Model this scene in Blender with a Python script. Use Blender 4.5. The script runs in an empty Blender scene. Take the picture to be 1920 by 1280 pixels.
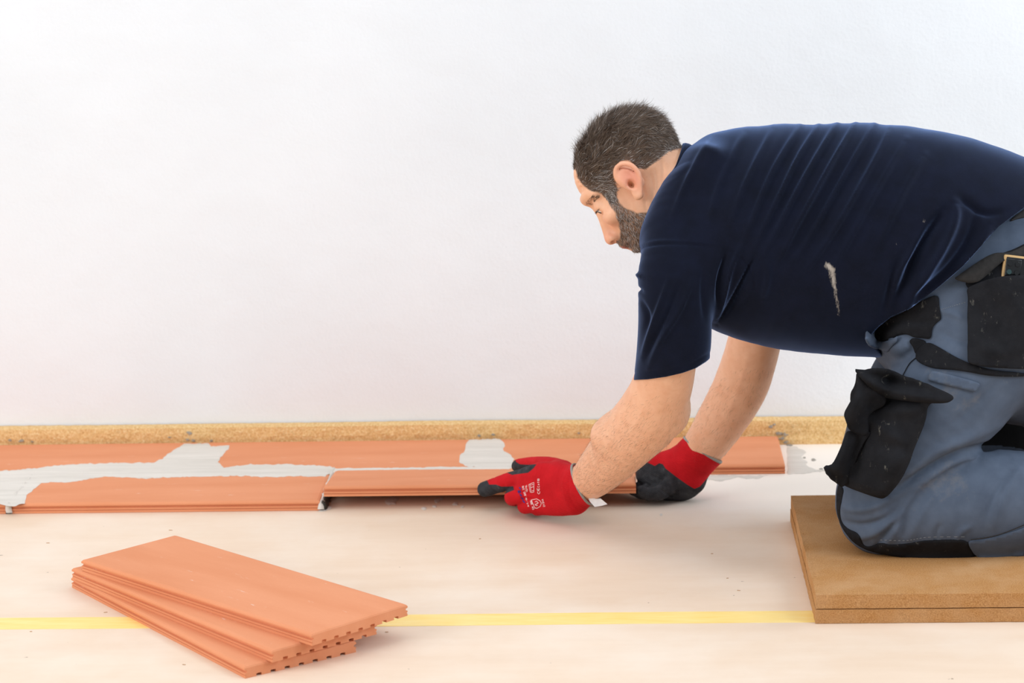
import bpy, bmesh, math, random
import numpy as np
from mathutils import Vector, Matrix, noise as mnoise
from mathutils.bvhtree import BVHTree
from mathutils.geometry import delaunay_2d_cdt, tessellate_polygon

random.seed(7); rng = np.random.default_rng(7)
col = bpy.context.scene.collection
sc = bpy.context.scene

# ------------------------------------------------------------------ camera
FPX, CH, CD = 5000.0, 1.37, 5.37          # focal length in px of a 1920 wide frame, height, distance to the wall
_p, _y, _r = math.radians(12.1), math.radians(2.25), math.radians(1.2)
FW = np.array([-math.sin(_y)*math.cos(_p), math.cos(_y)*math.cos(_p), -math.sin(_p)])
_rt = np.array([math.cos(_y), math.sin(_y), 0.0]); _up = np.cross(_rt, FW)
RT = _rt*math.cos(_r) - _up*math.sin(_r); UP = _up*math.cos(_r) + _rt*math.sin(_r)
CAM = np.array([math.tan(_y)*CD, -CD, CH])
cd = bpy.data.cameras.new('camera'); cam = bpy.data.objects.new('camera', cd); col.objects.link(cam)
cd.sensor_width = 36; cd.lens = FPX/1920*36; cd.clip_end = 100
cam.matrix_world = Matrix(((RT[0], UP[0], -FW[0], CAM[0]), (RT[1], UP[1], -FW[1], CAM[1]), (RT[2], UP[2], -FW[2], CAM[2]), (0, 0, 0, 1)))
sc.camera = cam
cd.dof.use_dof = True; cd.dof.focus_distance = 4.55; cd.dof.aperture_fstop = 5.6

# ------------------------------------------------------------------ light
w = bpy.data.worlds.new('world'); sc.world = w; w.use_nodes = True
w.node_tree.nodes['Background'].inputs[0].default_value = (0.86, 0.93, 1.0, 1)
w.node_tree.nodes['Background'].inputs[1].default_value = 0.74
def area(name, loc, target, sx, sy, power, color):
    l = bpy.data.lights.new(name, 'AREA'); l.shape = 'RECTANGLE'; l.size = sx; l.size_y = sy
    l.energy = power; l.color = color
    o = bpy.data.objects.new(name, l); col.objects.link(o); o.location = loc
    o.rotation_euler = (Vector(target)-Vector(loc)).to_track_quat('-Z', 'Y').to_euler()
    return o
area('window_light_left', (-3.4, -3.2, 1.9), (-0.4, -0.3, 0.5), 2.6, 2.2, 150, (0.99, 0.99, 1.0))
area('window_light_right', (3.0, -2.5, 2.5), (1.0, -0.9, 0.5), 1.3, 1.6, 85, (0.78, 0.88, 1.0))
area('far_window_light', (3.4, -0.55, 1.15), (0.3, -0.40, 0.0), 1.0, 1.4, 62, (0.90, 0.95, 1.0))
area('ceiling_bounce_light', (-0.1, -1.9, 3.4), (-0.1, -0.8, 0), 4.0, 3.0, 78, (0.99, 0.99, 1.0))
vs = sc.view_settings
vs.view_transform = "Standard"; vs.look = "None"; vs.gamma = 1; vs.exposure = -0.60; vs.use_curve_mapping = False

# ------------------------------------------------------------------ pixel helpers (where a photographed point lies on a plane of the room)
def ray(px, py): return FW + RT*(px-960)/FPX - UP*(py-640)/FPX
def onZ(px, py, z=0.0): d = ray(px, py); return CAM + d*(z-CAM[2])/d[2]
def onY(px, py, y): d = ray(px, py); return CAM + d*(y-CAM[1])/d[1]
def proj(P):
    P = np.asarray(P, float)-CAM; z = P@FW
    return np.stack([960+FPX*(P@RT)/z, 640-FPX*(P@UP)/z], -1)
def mpp(P): return float((np.asarray(P)-CAM)@FW)/FPX      # metres per pixel at P

# ------------------------------------------------------------------ materials
def srgb(r, g, b):
    f = lambda c: (c/255/12.92) if c/255 <= 0.04045 else ((c/255+0.055)/1.055)**2.4
    return (f(r), f(g), f(b), 1)
class NT:
    def __init__(s, name, rough=0.8, spec=0.3):
        s.m = bpy.data.materials.new(name); s.m.use_nodes = True; s.t = s.m.node_tree; s.b = s.t.nodes['Principled BSDF']
        s.b.inputs['Roughness'].default_value = rough; s.b.inputs['Specular IOR Level'].default_value = spec
        s.tc = s.t.nodes.new('ShaderNodeTexCoord')
    def n(s, typ, **kw):
        o = s.t.nodes.new(typ)
        for k, v in kw.items():
            if k.startswith('i_'):
                key = k[2:]; key = int(key) if key.isdigit() else key.replace('_', ' ')
                if isinstance(v, bpy.types.NodeSocket): s.t.links.new(v, o.inputs[key])
                else: o.inputs[key].default_value = v
            else: setattr(o, k, v)
        return o
    def noise(s, scale, detail=4, rough=0.6, vec=None, stretch=None):
        v = vec or s.tc.outputs['Object']
        if stretch: v = s.n('ShaderNodeMapping', i_Vector=v, i_Scale=stretch).outputs[0]
        return s.n('ShaderNodeTexNoise', i_Vector=v, i_Scale=scale, i_Detail=detail, i_Roughness=rough).outputs['Fac']
    def ramp(s, fac, stops):
        r = s.n('ShaderNodeValToRGB', i_Fac=fac); e = r.color_ramp.elements
        while len(e) < len(stops): e.new(0.5)
        for q, (p, c) in zip(e, stops): q.position = p; q.color = c if len(c) == 4 else tuple(c)+(1,)
        return r.outputs[0]
    def step(s, fac, a, b): return s.n('ShaderNodeMapRange', i_Value=fac, i_From_Min=a, i_From_Max=b).outputs[0]
    def mix(s, f, a, b): 
        o = s.n('ShaderNodeMix', data_type='RGBA')
        for i, v in ((0, f), (6, a), (7, b)):
            if isinstance(v, bpy.types.NodeSocket): s.t.links.new(v, o.inputs[i])
            else: o.inputs[i].default_value = v
        return o.outputs[2]
    def math(s, op, a, b=0.0): return s.n('ShaderNodeMath', operation=op, i_0=a, i_1=b).outputs[0]
    def attr(s, name): return s.n('ShaderNodeAttribute', attribute_name=name)
    def color(s, c):
        if isinstance(c, bpy.types.NodeSocket): s.t.links.new(c, s.b.inputs['Base Color'])
        else: s.b.inputs['Base Color'].default_value = c
        return s
    def bump(s, h, strength=0.4, dist=0.002):
        prev = s.b.inputs['Normal'].links[0].from_socket if s.b.inputs['Normal'].links else None
        o = s.n('ShaderNodeBump', i_Height=h, i_Strength=strength, i_Distance=dist)
        if prev: s.t.links.new(prev, o.inputs['Normal'])
        s.t.links.new(o.outputs[0], s.b.inputs['Normal']); return s
def simple(name, c, rough=0.8, var=0.12, scale=60, bump=0.2, dist=0.001, spec=0.3):
    t = NT(name, rough, spec); f = t.noise(scale)
    d = tuple(x*(1-var) for x in c[:3])+(1,); l = tuple(min(1, x*(1+var)) for x in c[:3])+(1,)
    t.color(t.ramp(f, [(0.3, d), (0.7, l)])); t.bump(f, bump, dist); return t.m

M = {}
t = NT('white_plaster', 0.9, 0.2)
f1 = t.noise(130, 5, 0.62); f2 = t.noise(9, 3, 0.5); f3 = t.noise(2.2, 3, 0.5)
t.color(t.ramp(f3, [(0.3, (0.755, 0.775, 0.79)), (0.7, (0.80, 0.82, 0.835))]))
t.bump(f1, 0.4, 0.0018); t.bump(f2, 0.5, 0.006); M['wall'] = t.m

t = NT('pale_fibreboard_floor', 0.62, 0.35)
g = t.noise(5, 5, 0.6, stretch=(0.5, 3, 1)); h = t.noise(260, 3, 0.7, stretch=(0.35, 1.5, 1)); sp = t.noise(55, 2, 0.5)
base = t.ramp(g, [(0.25, srgb(226, 200, 175)), (0.75, srgb(235, 213, 191))])
base = t.mix(t.math('MULTIPLY', h, 0.16), base, srgb(214, 178, 142))
base = t.mix(t.step(sp, 0.76, 0.80), base, srgb(120, 85, 60))
dust = t.step(t.noise(3.2, 5, 0.6), 0.42, 0.75)
base = t.mix(t.math('MULTIPLY', dust, 0.55), base, srgb(242, 230, 216))
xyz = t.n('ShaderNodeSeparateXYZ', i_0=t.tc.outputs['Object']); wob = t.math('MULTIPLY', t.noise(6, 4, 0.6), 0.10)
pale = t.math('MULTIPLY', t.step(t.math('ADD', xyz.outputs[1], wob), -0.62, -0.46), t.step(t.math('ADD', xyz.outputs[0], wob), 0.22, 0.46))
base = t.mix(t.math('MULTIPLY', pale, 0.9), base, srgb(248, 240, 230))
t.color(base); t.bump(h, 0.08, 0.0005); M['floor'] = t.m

def clay(name, top):
    t = NT(name, 0.78, 0.25)
    g = t.noise(7, 4, 0.55, stretch=(0.4, 2, 1)); h = t.noise(420, 2, 0.6); s_ = t.noise(38, 5, 0.72, stretch=(0.35, 2.2, 1))
    a, b = top
    c = t.ramp(g, [(0.3, a), (0.7, b)])
    c = t.mix(t.math('MULTIPLY', h, 0.25), c, srgb(204, 126, 86))
    z = t.n('ShaderNodeSeparateXYZ', i_0=t.n('ShaderNodeNewGeometry').outputs['Normal']).outputs[2]
    up = t.step(z, 0.7, 0.9)
    sc1 = t.step(s_, 0.66, 0.72)
    c = t.mix(t.math('MULTIPLY', t.math('MULTIPLY', sc1, up), 0.75), c, srgb(232, 214, 204))
    t.color(c); t.bump(h, 0.12, 0.0006); return t.m
M['clay'] = clay('terracotta_clay', (srgb(217, 140, 98), srgb(227, 154, 114)))

t = NT('wood_fibre_board_edge', 0.95, 0.1)
f = t.noise(240, 4, 0.75); g = t.noise(60, 3, 0.6)
c = t.ramp(f, [(0.28, srgb(200, 150, 90)), (0.5, srgb(236, 196, 136)), (0.72, srgb(250, 228, 182))])
c = t.mix(t.math('MULTIPLY', t.step(g, 0.62, 0.8), 0.5), c, srgb(178, 122, 68))
t.color(c); t.bump(f, 0.9, 0.003); M['fibre'] = t.m
M['fibre_strand'] = simple('loose_wood_fibre', srgb(232, 196, 136), 0.9, 0.35, 40)

t = NT('kneeling_fibreboard', 0.9, 0.15)
f = t.noise(480, 4, 0.75); g = t.noise(14, 4, 0.6); k = t.noise(30, 4, 0.7, stretch=(0.5, 1.6, 1))
c = t.ramp(f, [(0.25, srgb(134, 88, 46)), (0.5, srgb(182, 130, 78)), (0.75, srgb(212, 166, 112))])
c = t.mix(t.math('MULTIPLY', t.step(g, 0.4, 0.75), 0.35), c, srgb(214, 178, 138))
c = t.mix(t.math('MULTIPLY', t.step(k, 0.70, 0.76), 0.6), c, srgb(226, 204, 172))
t.color(c); t.bump(f, 0.5, 0.0012); M['board'] = t.m

t = NT('yellow_tape', 0.45, 0.4)
f = t.noise(20, 4, 0.6, stretch=(0.5, 3, 1))
t.color(t.ramp(f, [(0.3, srgb(246, 208, 112)), (0.7, srgb(250, 222, 146))])); t.bump(f, 0.1, 0.0003); M['tape'] = t.m

t = NT('pale_grey_filler', 0.85, 0.2)
f = t.noise(18, 5, 0.65, stretch=(0.3, 3, 1)); h = t.noise(160, 4, 0.6)
t.color(t.ramp(f, [(0.3, srgb(206, 199, 189)), (0.7, srgb(222, 215, 206))])); t.bump(f, 0.3, 0.002); t.bump(h, 0.25, 0.001); M['filler'] = t.m
M['filler_dark'] = simple('damp_grey_filler', srgb(160, 154, 144), 0.8, 0.25, 120, 0.6, 0.002)
M['filler_wet'] = simple('dark_damp_filler', srgb(62, 58, 52), 0.6, 0.35, 160, 0.6, 0.002)

# ------------------------------------------------------------------ object helpers
def tag(o, label=None, cat=None, group=None, kind=None):
    if label: o['label'] = label
    if cat: o['category'] = cat
    if group: o['group'] = group
    if kind: o['kind'] = kind
    return o
def link(name, me, mat=None, parent=None, smooth=False):
    if mat is not None and not me.materials: me.materials.append(mat)
    if smooth: me.polygons.foreach_set('use_smooth', [True]*len(me.polygons))
    o = bpy.data.objects.new(name, me); col.objects.link(o); o.parent = parent; return o
def mesh(name, v, f):
    me = bpy.data.meshes.new(name); v = np.asarray(v, np.float32)
    if isinstance(f, np.ndarray):
        me.vertices.add(len(v)); me.vertices.foreach_set('co', v.ravel())
        n, k = f.shape; me.loops.add(n*k); me.polygons.add(n)
        me.loops.foreach_set('vertex_index', f.astype(np.int32).ravel())
        me.polygons.foreach_set('loop_start', np.arange(0, n*k, k, dtype=np.int32))
        me.update(calc_edges=True)
    else:
        me.from_pydata([tuple(map(float, q)) for q in v], [], f); me.update()
    me.validate(); return me
def empty(name, loc):
    o = bpy.data.objects.new(name, None); o.empty_display_size = 0.1; o.location = loc; col.objects.link(o); return o
def keep_parent(o, parent):
    o.parent = parent; o.matrix_parent_inverse = Matrix.Translation(parent.location).inverted() if parent.rotation_euler[2] == 0 else parent.matrix_world.inverted()

def box_mesh(name, x0, x1, y0, y1, z0, z1, bev=0.0, seg=2):
    bm = bmesh.new(); r = bmesh.ops.create_cube(bm, size=1)
    for v in bm.verts: v.co = ((x0+x1)/2+v.co.x*(x1-x0), (y0+y1)/2+v.co.y*(y1-y0), (z0+z1)/2+v.co.z*(z1-z0))
    if bev: bmesh.ops.bevel(bm, geom=list(bm.edges), offset=bev, segments=seg, profile=0.5, affect='EDGES')
    me = bpy.data.meshes.new(name); bm.to_mesh(me); bm.free(); return me

def inside(poly, x, y):
    poly = np.asarray(poly, float); c = np.zeros(np.shape(x), bool)
    x0, y0 = poly[-1]
    for x1, y1 in poly:
        k = ((y1 > y) != (y0 > y)) & (x < (x0-x1)*(y-y1)/((y0-y1)+1e-12)+x1)
        c ^= k; x0, y0 = x1, y1
    return c
def polydist(poly, x, y, closed=True):
    poly = np.asarray(poly, float); d = np.full(np.shape(x), 1e9); n = len(poly)
    for i in range(n if closed else n-1):
        a = poly[i]; b = poly[(i+1) % n]; ab = b-a
        t_ = np.clip(((x-a[0])*ab[0]+(y-a[1])*ab[1])/(ab@ab+1e-12), 0, 1)
        d = np.minimum(d, np.hypot(x-a[0]-ab[0]*t_, y-a[1]-ab[1]*t_))
    return d
def sdpoly(poly, x, y):
    d = polydist(poly, x, y); return np.where(inside(poly, x, y), d, -d)
def spline(pts, n=8, closed=False):
    p = np.asarray(pts, float); m = len(p); out = []
    g = lambda i: p[i % m] if closed else (p[i] if 0 <= i < m else (2*p[0]-p[1] if i < 0 else 2*p[-1]-p[-2]))
    for i in range(m if closed else m-1):
        a, b, c_, d = g(i-1), g(i), g(i+1), g(i+2)
        for k in range(n):
            s = k/n; out.append(0.5*((2*b)+(-a+c_)*s+(2*a-5*b+4*c_-d)*s*s+(-a+3*b-3*c_+d)*s**3))
    if not closed: out.append(p[-1])
    return np.array(out)
def fill2d(poly, step):
    """triangulate a 2D outline with interior points, returns (verts2d, faces, n_boundary)"""
    poly = np.asarray(poly, float); bd = []
    for i in range(len(poly)):
        a = poly[i]; b = poly[(i+1) % len(poly)]; n = max(1, int(np.linalg.norm(b-a)/step))
        for k in range(n): bd.append(a+(b-a)*k/n)
    bd = np.array(bd); lo = bd.min(0); hi = bd.max(0)
    gx, gy = np.meshgrid(np.arange(lo[0], hi[0], step), np.arange(lo[1], hi[1], step))
    gx = gx+(np.arange(gx.shape[0])[:, None] % 2)*step/2
    g = np.stack([gx.ravel(), gy.ravel()], -1); s = sdpoly(bd, g[:, 0], g[:, 1]); g = g[s > step*0.55]
    allp = [Vector(q) for q in bd.tolist()+g.tolist()]; n = len(bd)
    r = delaunay_2d_cdt(allp, [(i, (i+1) % n) for i in range(n)], [], 1, 1e-6)
    return np.array([tuple(q) for q in r[0]]), [tuple(q) for q in r[2]]
def slab(name, poly2, z0, th, mat, parent=None, step=0.006, dome=0.6, rag=0.0, tilt=None):
    """thin smear lying on z0 with outline poly2 (world XY), thinner to its rim"""
    v, f = fill2d(poly2, step)
    s = sdpoly(poly2, v[:, 0], v[:, 1]); k = np.clip(s/0.006, 0, 1)
    nz = np.array([mnoise.noise((a*60, b*160, 3.1)) for a, b in v])
    z = z0+th*(0.25+0.75*k**0.6)+nz*th*0.35*k
    top = np.column_stack([v, z]); n = len(v)
    bot = np.column_stack([v, np.full(n, z0)])
    ec = {}
    for q in f:
        for i in range(len(q)):
            e = (q[i], q[(i+1) % len(q)]); ec[e] = 1
    side = [(b, a, a+n, b+n) for (a, b) in ec if (b, a) not in ec]
    if tilt is not None: top = tilt(top); bot = tilt(bot)
    return link(name, mesh(name, np.vstack([top, bot]), f+side), mat, parent)
def ragged(pts_px, z, amp, step=4, freq=0.12, seed=0):
    """outline given in photo pixels lying on height z -> ragged world XY outline"""
    p = np.asarray(pts_px, float); out = []
    for i in range(len(p)):
        a = p[i]; b = p[(i+1) % len(p)]; L = np.linalg.norm(b-a); n = max(1, int(L/step)); d = (b-a)/max(L, 1e-6); nn = np.array([-d[1], d[0]])
        for k in range(n):
            q = a+(b-a)*k/n
            s = mnoise.noise((q[0]*freq, q[1]*freq*3, seed))*amp+mnoise.noise((q[0]*freq*3, q[1]*freq*9, seed+5))*amp*0.6
            q = q+nn*s*np.array([1, 0.7]); out.append(onZ(q[0], q[1], z)[:2])
    return np.array(out)

#@@ENV
# ------------------------------------------------------------------ the room
NX = [-2.6, 3.0]
tag(link('wall_back', box_mesh('wall_back', NX[0], NX[1], 0, 0.12, -0.02, 2.7), M['wall']), kind='structure')
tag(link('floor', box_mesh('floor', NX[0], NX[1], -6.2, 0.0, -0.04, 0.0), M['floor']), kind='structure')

# wood fibre edge strip along the wall foot
def edge_strip():
    xs = np.arange(NX[0], NX[1], 0.006); prof = [(-0.002, 0.0), (-0.030, 0.0), (-0.031, 0.010), (-0.030, 0.020), (-0.031, 0.030), (-0.0305, 0.040), (-0.029, 0.0495), (-0.020, 0.0515), (-0.010, 0.052), (-0.002, 0.052)]
    V = []; k = len(prof)
    for x in xs:
        for (y, z) in prof:
            a = mnoise.noise((x*45, z*120, 1.7))*0.0016+mnoise.noise((x*160, z*300, 4.7))*0.0009
            up = mnoise.noise((x*3.0, 0, 9))*0.0016+mnoise.noise((x*50, y*50, 2))*0.0007
            V.append((x, y+(a if y < -0.015 else 0), z+(up if z > 0.045 else 0)))
    n = len(xs); F = [(i*k+j, (i+1)*k+j, (i+1)*k+j+1, i*k+j+1) for i in range(n-1) for j in range(k-1)]
    F += [tuple(range(k)), tuple((n-1)*k+j for j in reversed(range(k)))]
    o = link('insulation_strip', mesh('insulation_strip', V, F), M['fibre'])
    tag(o, 'fuzzy tan wood fibre edge strip running along the foot of the white wall', 'edge strip')
    V = []; F = []
    for i in range(5200):
        x = random.uniform(-1.25, 1.1); z = random.uniform(0.004, 0.053); a = random.uniform(0, math.pi); L = random.uniform(0.002, 0.0065)*(1.6 if random.random() < 0.06 else 1); wd = random.uniform(0.00018, 0.00045)
        y0 = -0.0315-random.random()*0.0008; y1 = y0-random.uniform(0, 0.002); d = (math.cos(a)*L, math.sin(a)*L*0.7); nn = (-math.sin(a)*wd, math.cos(a)*wd)
        if z+d[1] > 0.056 or z < 0.003: continue
        b = len(V); V += [(x-nn[0], y0, z-nn[1]), (x+nn[0], y0, z+nn[1]), (x+d[0]*.5+nn[0], y1-0.0004, z+d[1]*.55+nn[1]), (x+d[0]*.5-nn[0], y1-0.0004, z+d[1]*.55-nn[1]), (x+d[0], y1, z+d[1])]
        F += [(b, b+1, b+2, b+3), (b+3, b+2, b+4)]
    tag(link('loose_fibres', mesh('loose_fibres', V, F), M['fibre_strand'], o), kind='stuff')
    # grey filler dabs stuck on the strip
    dabs = [((355, 812), 5), ((351, 824), 4), ((362, 826), 3.5), ((318, 820), 3), ((396, 826), 3.5), ((40, 827), 4), ((18, 825), 3.5), ((60, 828), 2.5), ((898, 817), 3), ((925, 815), 3.5), ((1085, 812), 2.5), ((1446, 800), 4), ((1452, 796), 2.5), ((1462, 813), 6), ((1472, 815), 5), ((1466, 822), 5), ((1474, 828), 5), ((1458, 812), 4)]
    for (q, r) in dabs:
        c = onY(q[0], q[1], -0.0325); rr = r*mpp(c); n = 19; V = [(c[0], c[1]-0.0006, c[2])]
        for i in range(n):
            a = i/n*2*math.pi; s = rr*random.uniform(0.25, 1.1); V.append((c[0]+math.cos(a)*s*1.3, c[1], max(c[2]+math.sin(a)*s*0.8, 0.001)))
        V += [(v[0], v[1]+0.004, v[2]) for v in V[1:]]
        F = [(0, 1+(i+1) % n, 1+i) for i in range(n)]+[(1+i, 1+(i+1) % n, 1+n+(i+1) % n, 1+n+i) for i in range(n)]
        link('filler_dab', mesh('filler_dab', V, F), M['filler_dark'], o)
    return o
edge_strip()

# masking tape
def tape():
    L = onZ(-60, 1158, 0); R = onZ(1600, 1146, 0); n = 90; V = []; F = []
    y0, y1 = -1.199, -1.139
    xs = np.linspace(-1.35, 1.6, n)
    for i, x in enumerate(xs):
        wv = mnoise.noise((x*1.5, 0, 0))*0.003; e = mnoise.noise((x*30, 0, 5))*0.0006
        zz = 0.0006+abs(mnoise.noise((x*8, 2, 0)))*0.0004
        for (y, z) in ((y0+wv+e, 0.0001), (y0+wv+e+0.0004, zz), (y1+wv-e, zz), (y1+wv-e, 0.0001)): V.append((x, y, z))
    for i in range(n-1):
        for j in range(3): F.append((i*4+j, i*4+j+1, i*4+j+5, i*4+j+4)[::-1])
    tag(link('tape', mesh('tape', V, F), M['tape']), 'pale yellow tape strip stuck along the bare floor under the tile stack', 'tape')
tape()

# ------------------------------------------------------------------ clay tiles
def tile_mesh(name, L, W, T=0.020, channels=7):
    """grooved clay tile: origin at the centre of its underside, long edges front (-y) and back (+y)"""
    h = W/2
    P = []                       # profile going round in (y, z)
    P += [(-h+0.0012, T-0.0022), (-h+0.0035, T-0.0005), (-h+0.007, T)]
    P += [(h-0.007, T), (h-0.0035, T-0.0005), (h-0.0012, T-0.0022)]
    P += [(h, T-0.004), (h-0.0002, T-0.0065), (h-0.0042, T-0.0076), (h-0.0042, 0.0095), (h-0.0006, 0.0085), (h-0.0006, 0.0058), (h-0.0028, 0.0050), (h-0.0008, 0.0040), (h-0.0008, 0.0)]
    for i in range(channels):
        c = h-(i+1)*W/(channels+1); P += [(c+0.0042, 0.0), (c+0.0050, 0.0034), (c+0.0030, 0.0044), (c-0.0030, 0.0044), (c-0.0050, 0.0034), (c-0.0042, 0.0)]
    P += [(-h+0.0008, 0.0), (-h+0.0008, 0.0040), (-h+0.0028, 0.0050), (-h+0.0006, 0.0058), (-h+0.0006, 0.0085), (-h+0.0042, 0.0095), (-h+0.0042, T-0.0076), (-h+0.0002, T-0.0065), (-h, T-0.004)]
    k = len(P); xs = [-L/2, -L/2+0.0015, -L/2+0.006] + list(np.linspace(-L/2+0.05, L/2-0.05, 12)) + [L/2-0.006, L/2-0.0015, L/2]; V = []
    for x in xs:
        e = L/2-abs(x); lim = T-(0.0035 if e < 0.0005 else 0.0012 if e < 0.002 else 0.0)
        for (y, z) in P:
            zz = min(z, lim); j = mnoise.noise((x*30+L*50, y*9, z*50))*0.00035
            if random.random() < 0.10 and z > T-0.003 and z < T-0.0001: zz -= 0.0009*random.random()
            V.append((x, y+(j if abs(y) > h-0.004 else 0), zz))
    n = len(xs); F = [(i*k+j, i*k+(j+1) % k, (i+1)*k+(j+1) % k, (i+1)*k+j) for i in range(n-1) for j in range(k)]
    me = mesh(name, V, F)
    bm = bmesh.new(); bm.from_mesh(me); bm.verts.ensure_lookup_table()
    for s in (0, n-1):
        for t_ in tessellate_polygon([[Vector((p[0], p[1], 0)) for p in P]]):
            try: bm.faces.new([bm.verts[s*k+q] for q in (t_ if s else t_[::-1])])
            except ValueError: pass
    bmesh.ops.recalc_face_normals(bm, faces=bm.faces)
    bm.to_mesh(me); bm.free(); me.materials.append(M['clay']); return me
LW = 0.229
laid = empty('laid_tile_floor', (-0.35, -0.26, 0.0))
tag(laid, 'two rows of terracotta clay tiles laid on the floor along the wall with grey filler', 'tiled floor')
TOP = 0.020
jf = float(onZ(905, 850, TOP)[0]); je = float(onZ(1470, 862, TOP)[0]); jl = float(onZ(362, 850, TOP)[0])
fa = float(onZ(603, 930, TOP)[0]); fb = float(onZ(33, 930, TOP)[0])
FL = 0.597
def laid_tile(x0, x1, yc, yaw=0.0):
    o = link('clay_tile', tile_mesh('clay_tile', x1-x0, LW), None, None); o.location = ((x0+x1)/2, yc, 0.0004); o.rotation_euler = (0, 0, yaw); keep_parent(o, laid); return o
YF, YN = -0.1485, -0.3815
laid_tile(jf+0.002, je, YF); laid_tile(jl+0.002, jf-0.002, YF); laid_tile(jl-0.002-FL, jl-0.002, YF, 0.001); laid_tile(jl-0.006-2*FL, jl-0.006-FL, YF)
laid_tile(fb, fa, YN); laid_tile(fb-0.012-FL, fb-0.012, YN, -0.002)

# the tile being lowered into place, leaning up from its back edge
ang = math.radians(6.6)
hx0 = float(onZ(614, 900, 0.04)[0]); hx1 = float(onZ(1192, 903, 0.04)[0])
ht = link('held_tile', tile_mesh('held_tile', hx1-hx0, LW), None)
yb = -0.2665
ht.rotation_euler = (-ang, 0, 0)
ht.location = ((hx0+hx1)/2, yb-LW/2*math.cos(ang), 0.0008+LW/2*math.sin(ang))
tag(ht, 'terracotta clay tile tilted up off the floor between both gloved hands', 'tile', 'terracotta tiles not yet fixed')

# stack of three loose tiles
def place_tile(corners, z, L, W, label, name='loose_tile'):
    c = np.array([onZ(x, y, z+TOP) for x, y in corners]); ctr = c.mean(0)
    d = (c[3]-c[0])+(c[2]-c[1]); yaw = math.atan2(d[1], d[0])
    o = link(name, tile_mesh(name, L, W), None); o.location = (ctr[0], ctr[1], z); o.rotation_euler = (0, 0, yaw)
    tag(o, label, 'tile', 'terracotta tiles not yet fixed'); return yaw
def est(corners, z):
    c = np.array([onZ(x, y, z+TOP) for x, y in corners]); return [round(float(np.linalg.norm(c[i]-c[(i+1) % 4])), 3) for i in range(4)]
SL, SW = 0.605, 0.204
place_tile([(148, 1050), (333, 1000), (765, 1135), (583, 1184)], 0.0405, SL, SW, 'top terracotta tile of the loose stack of three in the foreground')
def tile_from(near, left, z, label):
    a = onZ(*near, z+TOP); b = onZ(*left, z+TOP); d = (b-a)/np.linalg.norm(b-a); n = np.array([-d[1], d[0], 0]); n = n if n[1] > 0 else -n
    c = a+d*SL/2+n*SW/2; o = link('loose_tile', tile_mesh('loose_tile', SL, SW), None); o.location = (c[0], c[1], z); o.rotation_euler = (0, 0, math.atan2(-d[1], -d[0]))
    tag(o, label, 'tile', 'terracotta tiles not yet fixed')
tile_from((509, 1219), (142, 1067), 0.0203, 'middle terracotta tile of the fanned loose stack, between the top and bottom ones')
tile_from((458, 1249), (142, 1085), 0.0001, 'bottom terracotta tile of the loose stack, lying directly on the floor')

# ------------------------------------------------------------------ filler
ZT = TOP+0.0005
def smear(pts, amp=2.6, th=0.0012, z=ZT, seed=0, mat='filler', parent=laid, name='filler_smear'):
    o = slab(name, ragged(pts, z, amp, seed=seed), z, th, M[mat], None, step=0.005); keep_parent(o, parent); return o
smear([(-60, 884), (0, 882), (30, 881), (60, 878), (115, 872), (160, 869), (230, 868), (290, 867), (304, 860), (318, 848), (336, 838), (345, 832), (392, 831), (396, 837), (430, 835), (428, 842), (416, 854), (408, 866), (420, 876), (470, 871), (530, 870), (590, 872), (622, 875), (628, 880),
       (610, 893), (560, 893), (500, 894), (440, 892), (400, 893), (330, 894), (270, 897), (200, 893), (170, 897), (140, 903), (78, 905), (66, 915), (50, 928), (46, 943), (22, 950), (2, 945), (-60, 930)], seed=1)
smear([(875, 829), (880, 824), (938, 823), (946, 831), (944, 846), (955, 850), (963, 860), (960, 880), (905, 878), (872, 873), (860, 866), (862, 853), (872, 845)], amp=3.0, seed=2)
smear([(620, 880), (700, 878.5), (760, 878.5), (830, 877), (905, 876), (960, 877), (960, 884), (830, 883), (760, 883), (700, 884), (624, 886)], amp=1.2, th=0.004, seed=4, name='filler_joint')
def lump_bar(name, a, b, wd, ht_, z, mat, parent, seed=0):
    """a squeezed bead of filler between two world points"""
    a = np.array(a); b = np.array(b); n = 26; m = 10; V = []; F = []; d = (b-a)/np.linalg.norm(b-a); s = np.array([-d[1], d[0], 0])
    for i in range(n):
        c = a+(b-a)*i/(n-1)
        for j in range(m):
            t_ = j/(m-1)*math.pi; r = 1+0.45*mnoise.noise((i*0.5, j*0.45, seed))
            V.append(tuple(c+s*math.cos(t_)*wd*r+np.array([0, 0, math.sin(t_)*ht_*r])))
    F = [(i*m+j, i*m+j+1, (i+1)*m+j+1, (i+1)*m+j) for i in range(n-1) for j in range(m-1)]+[tuple(range(m))[::-1], tuple((n-1)*m+j for j in range(m))]
    o = link(name, mesh(name, V, F), mat, None, True); keep_parent(o, parent); return o
lump_bar('filler_bead', (fa+0.004, -0.268, 0.012), (fa+0.001, -0.500, 0.004), 0.006, 0.013, 0, M['filler'], laid, 3)
lump_bar('filler_bead', (fa+0.006, -0.30, 0.002), (fa+0.006, -0.494, 0.001), 0.006, 0.015, 0, M['filler_wet'], laid, 6)
lump_bar('filler_bead', (fb-0.006, -0.270, 0.004), (fb-0.006, -0.499, 0.003), 0.006, 0.018, 0, M['filler'], laid, 8)
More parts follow.
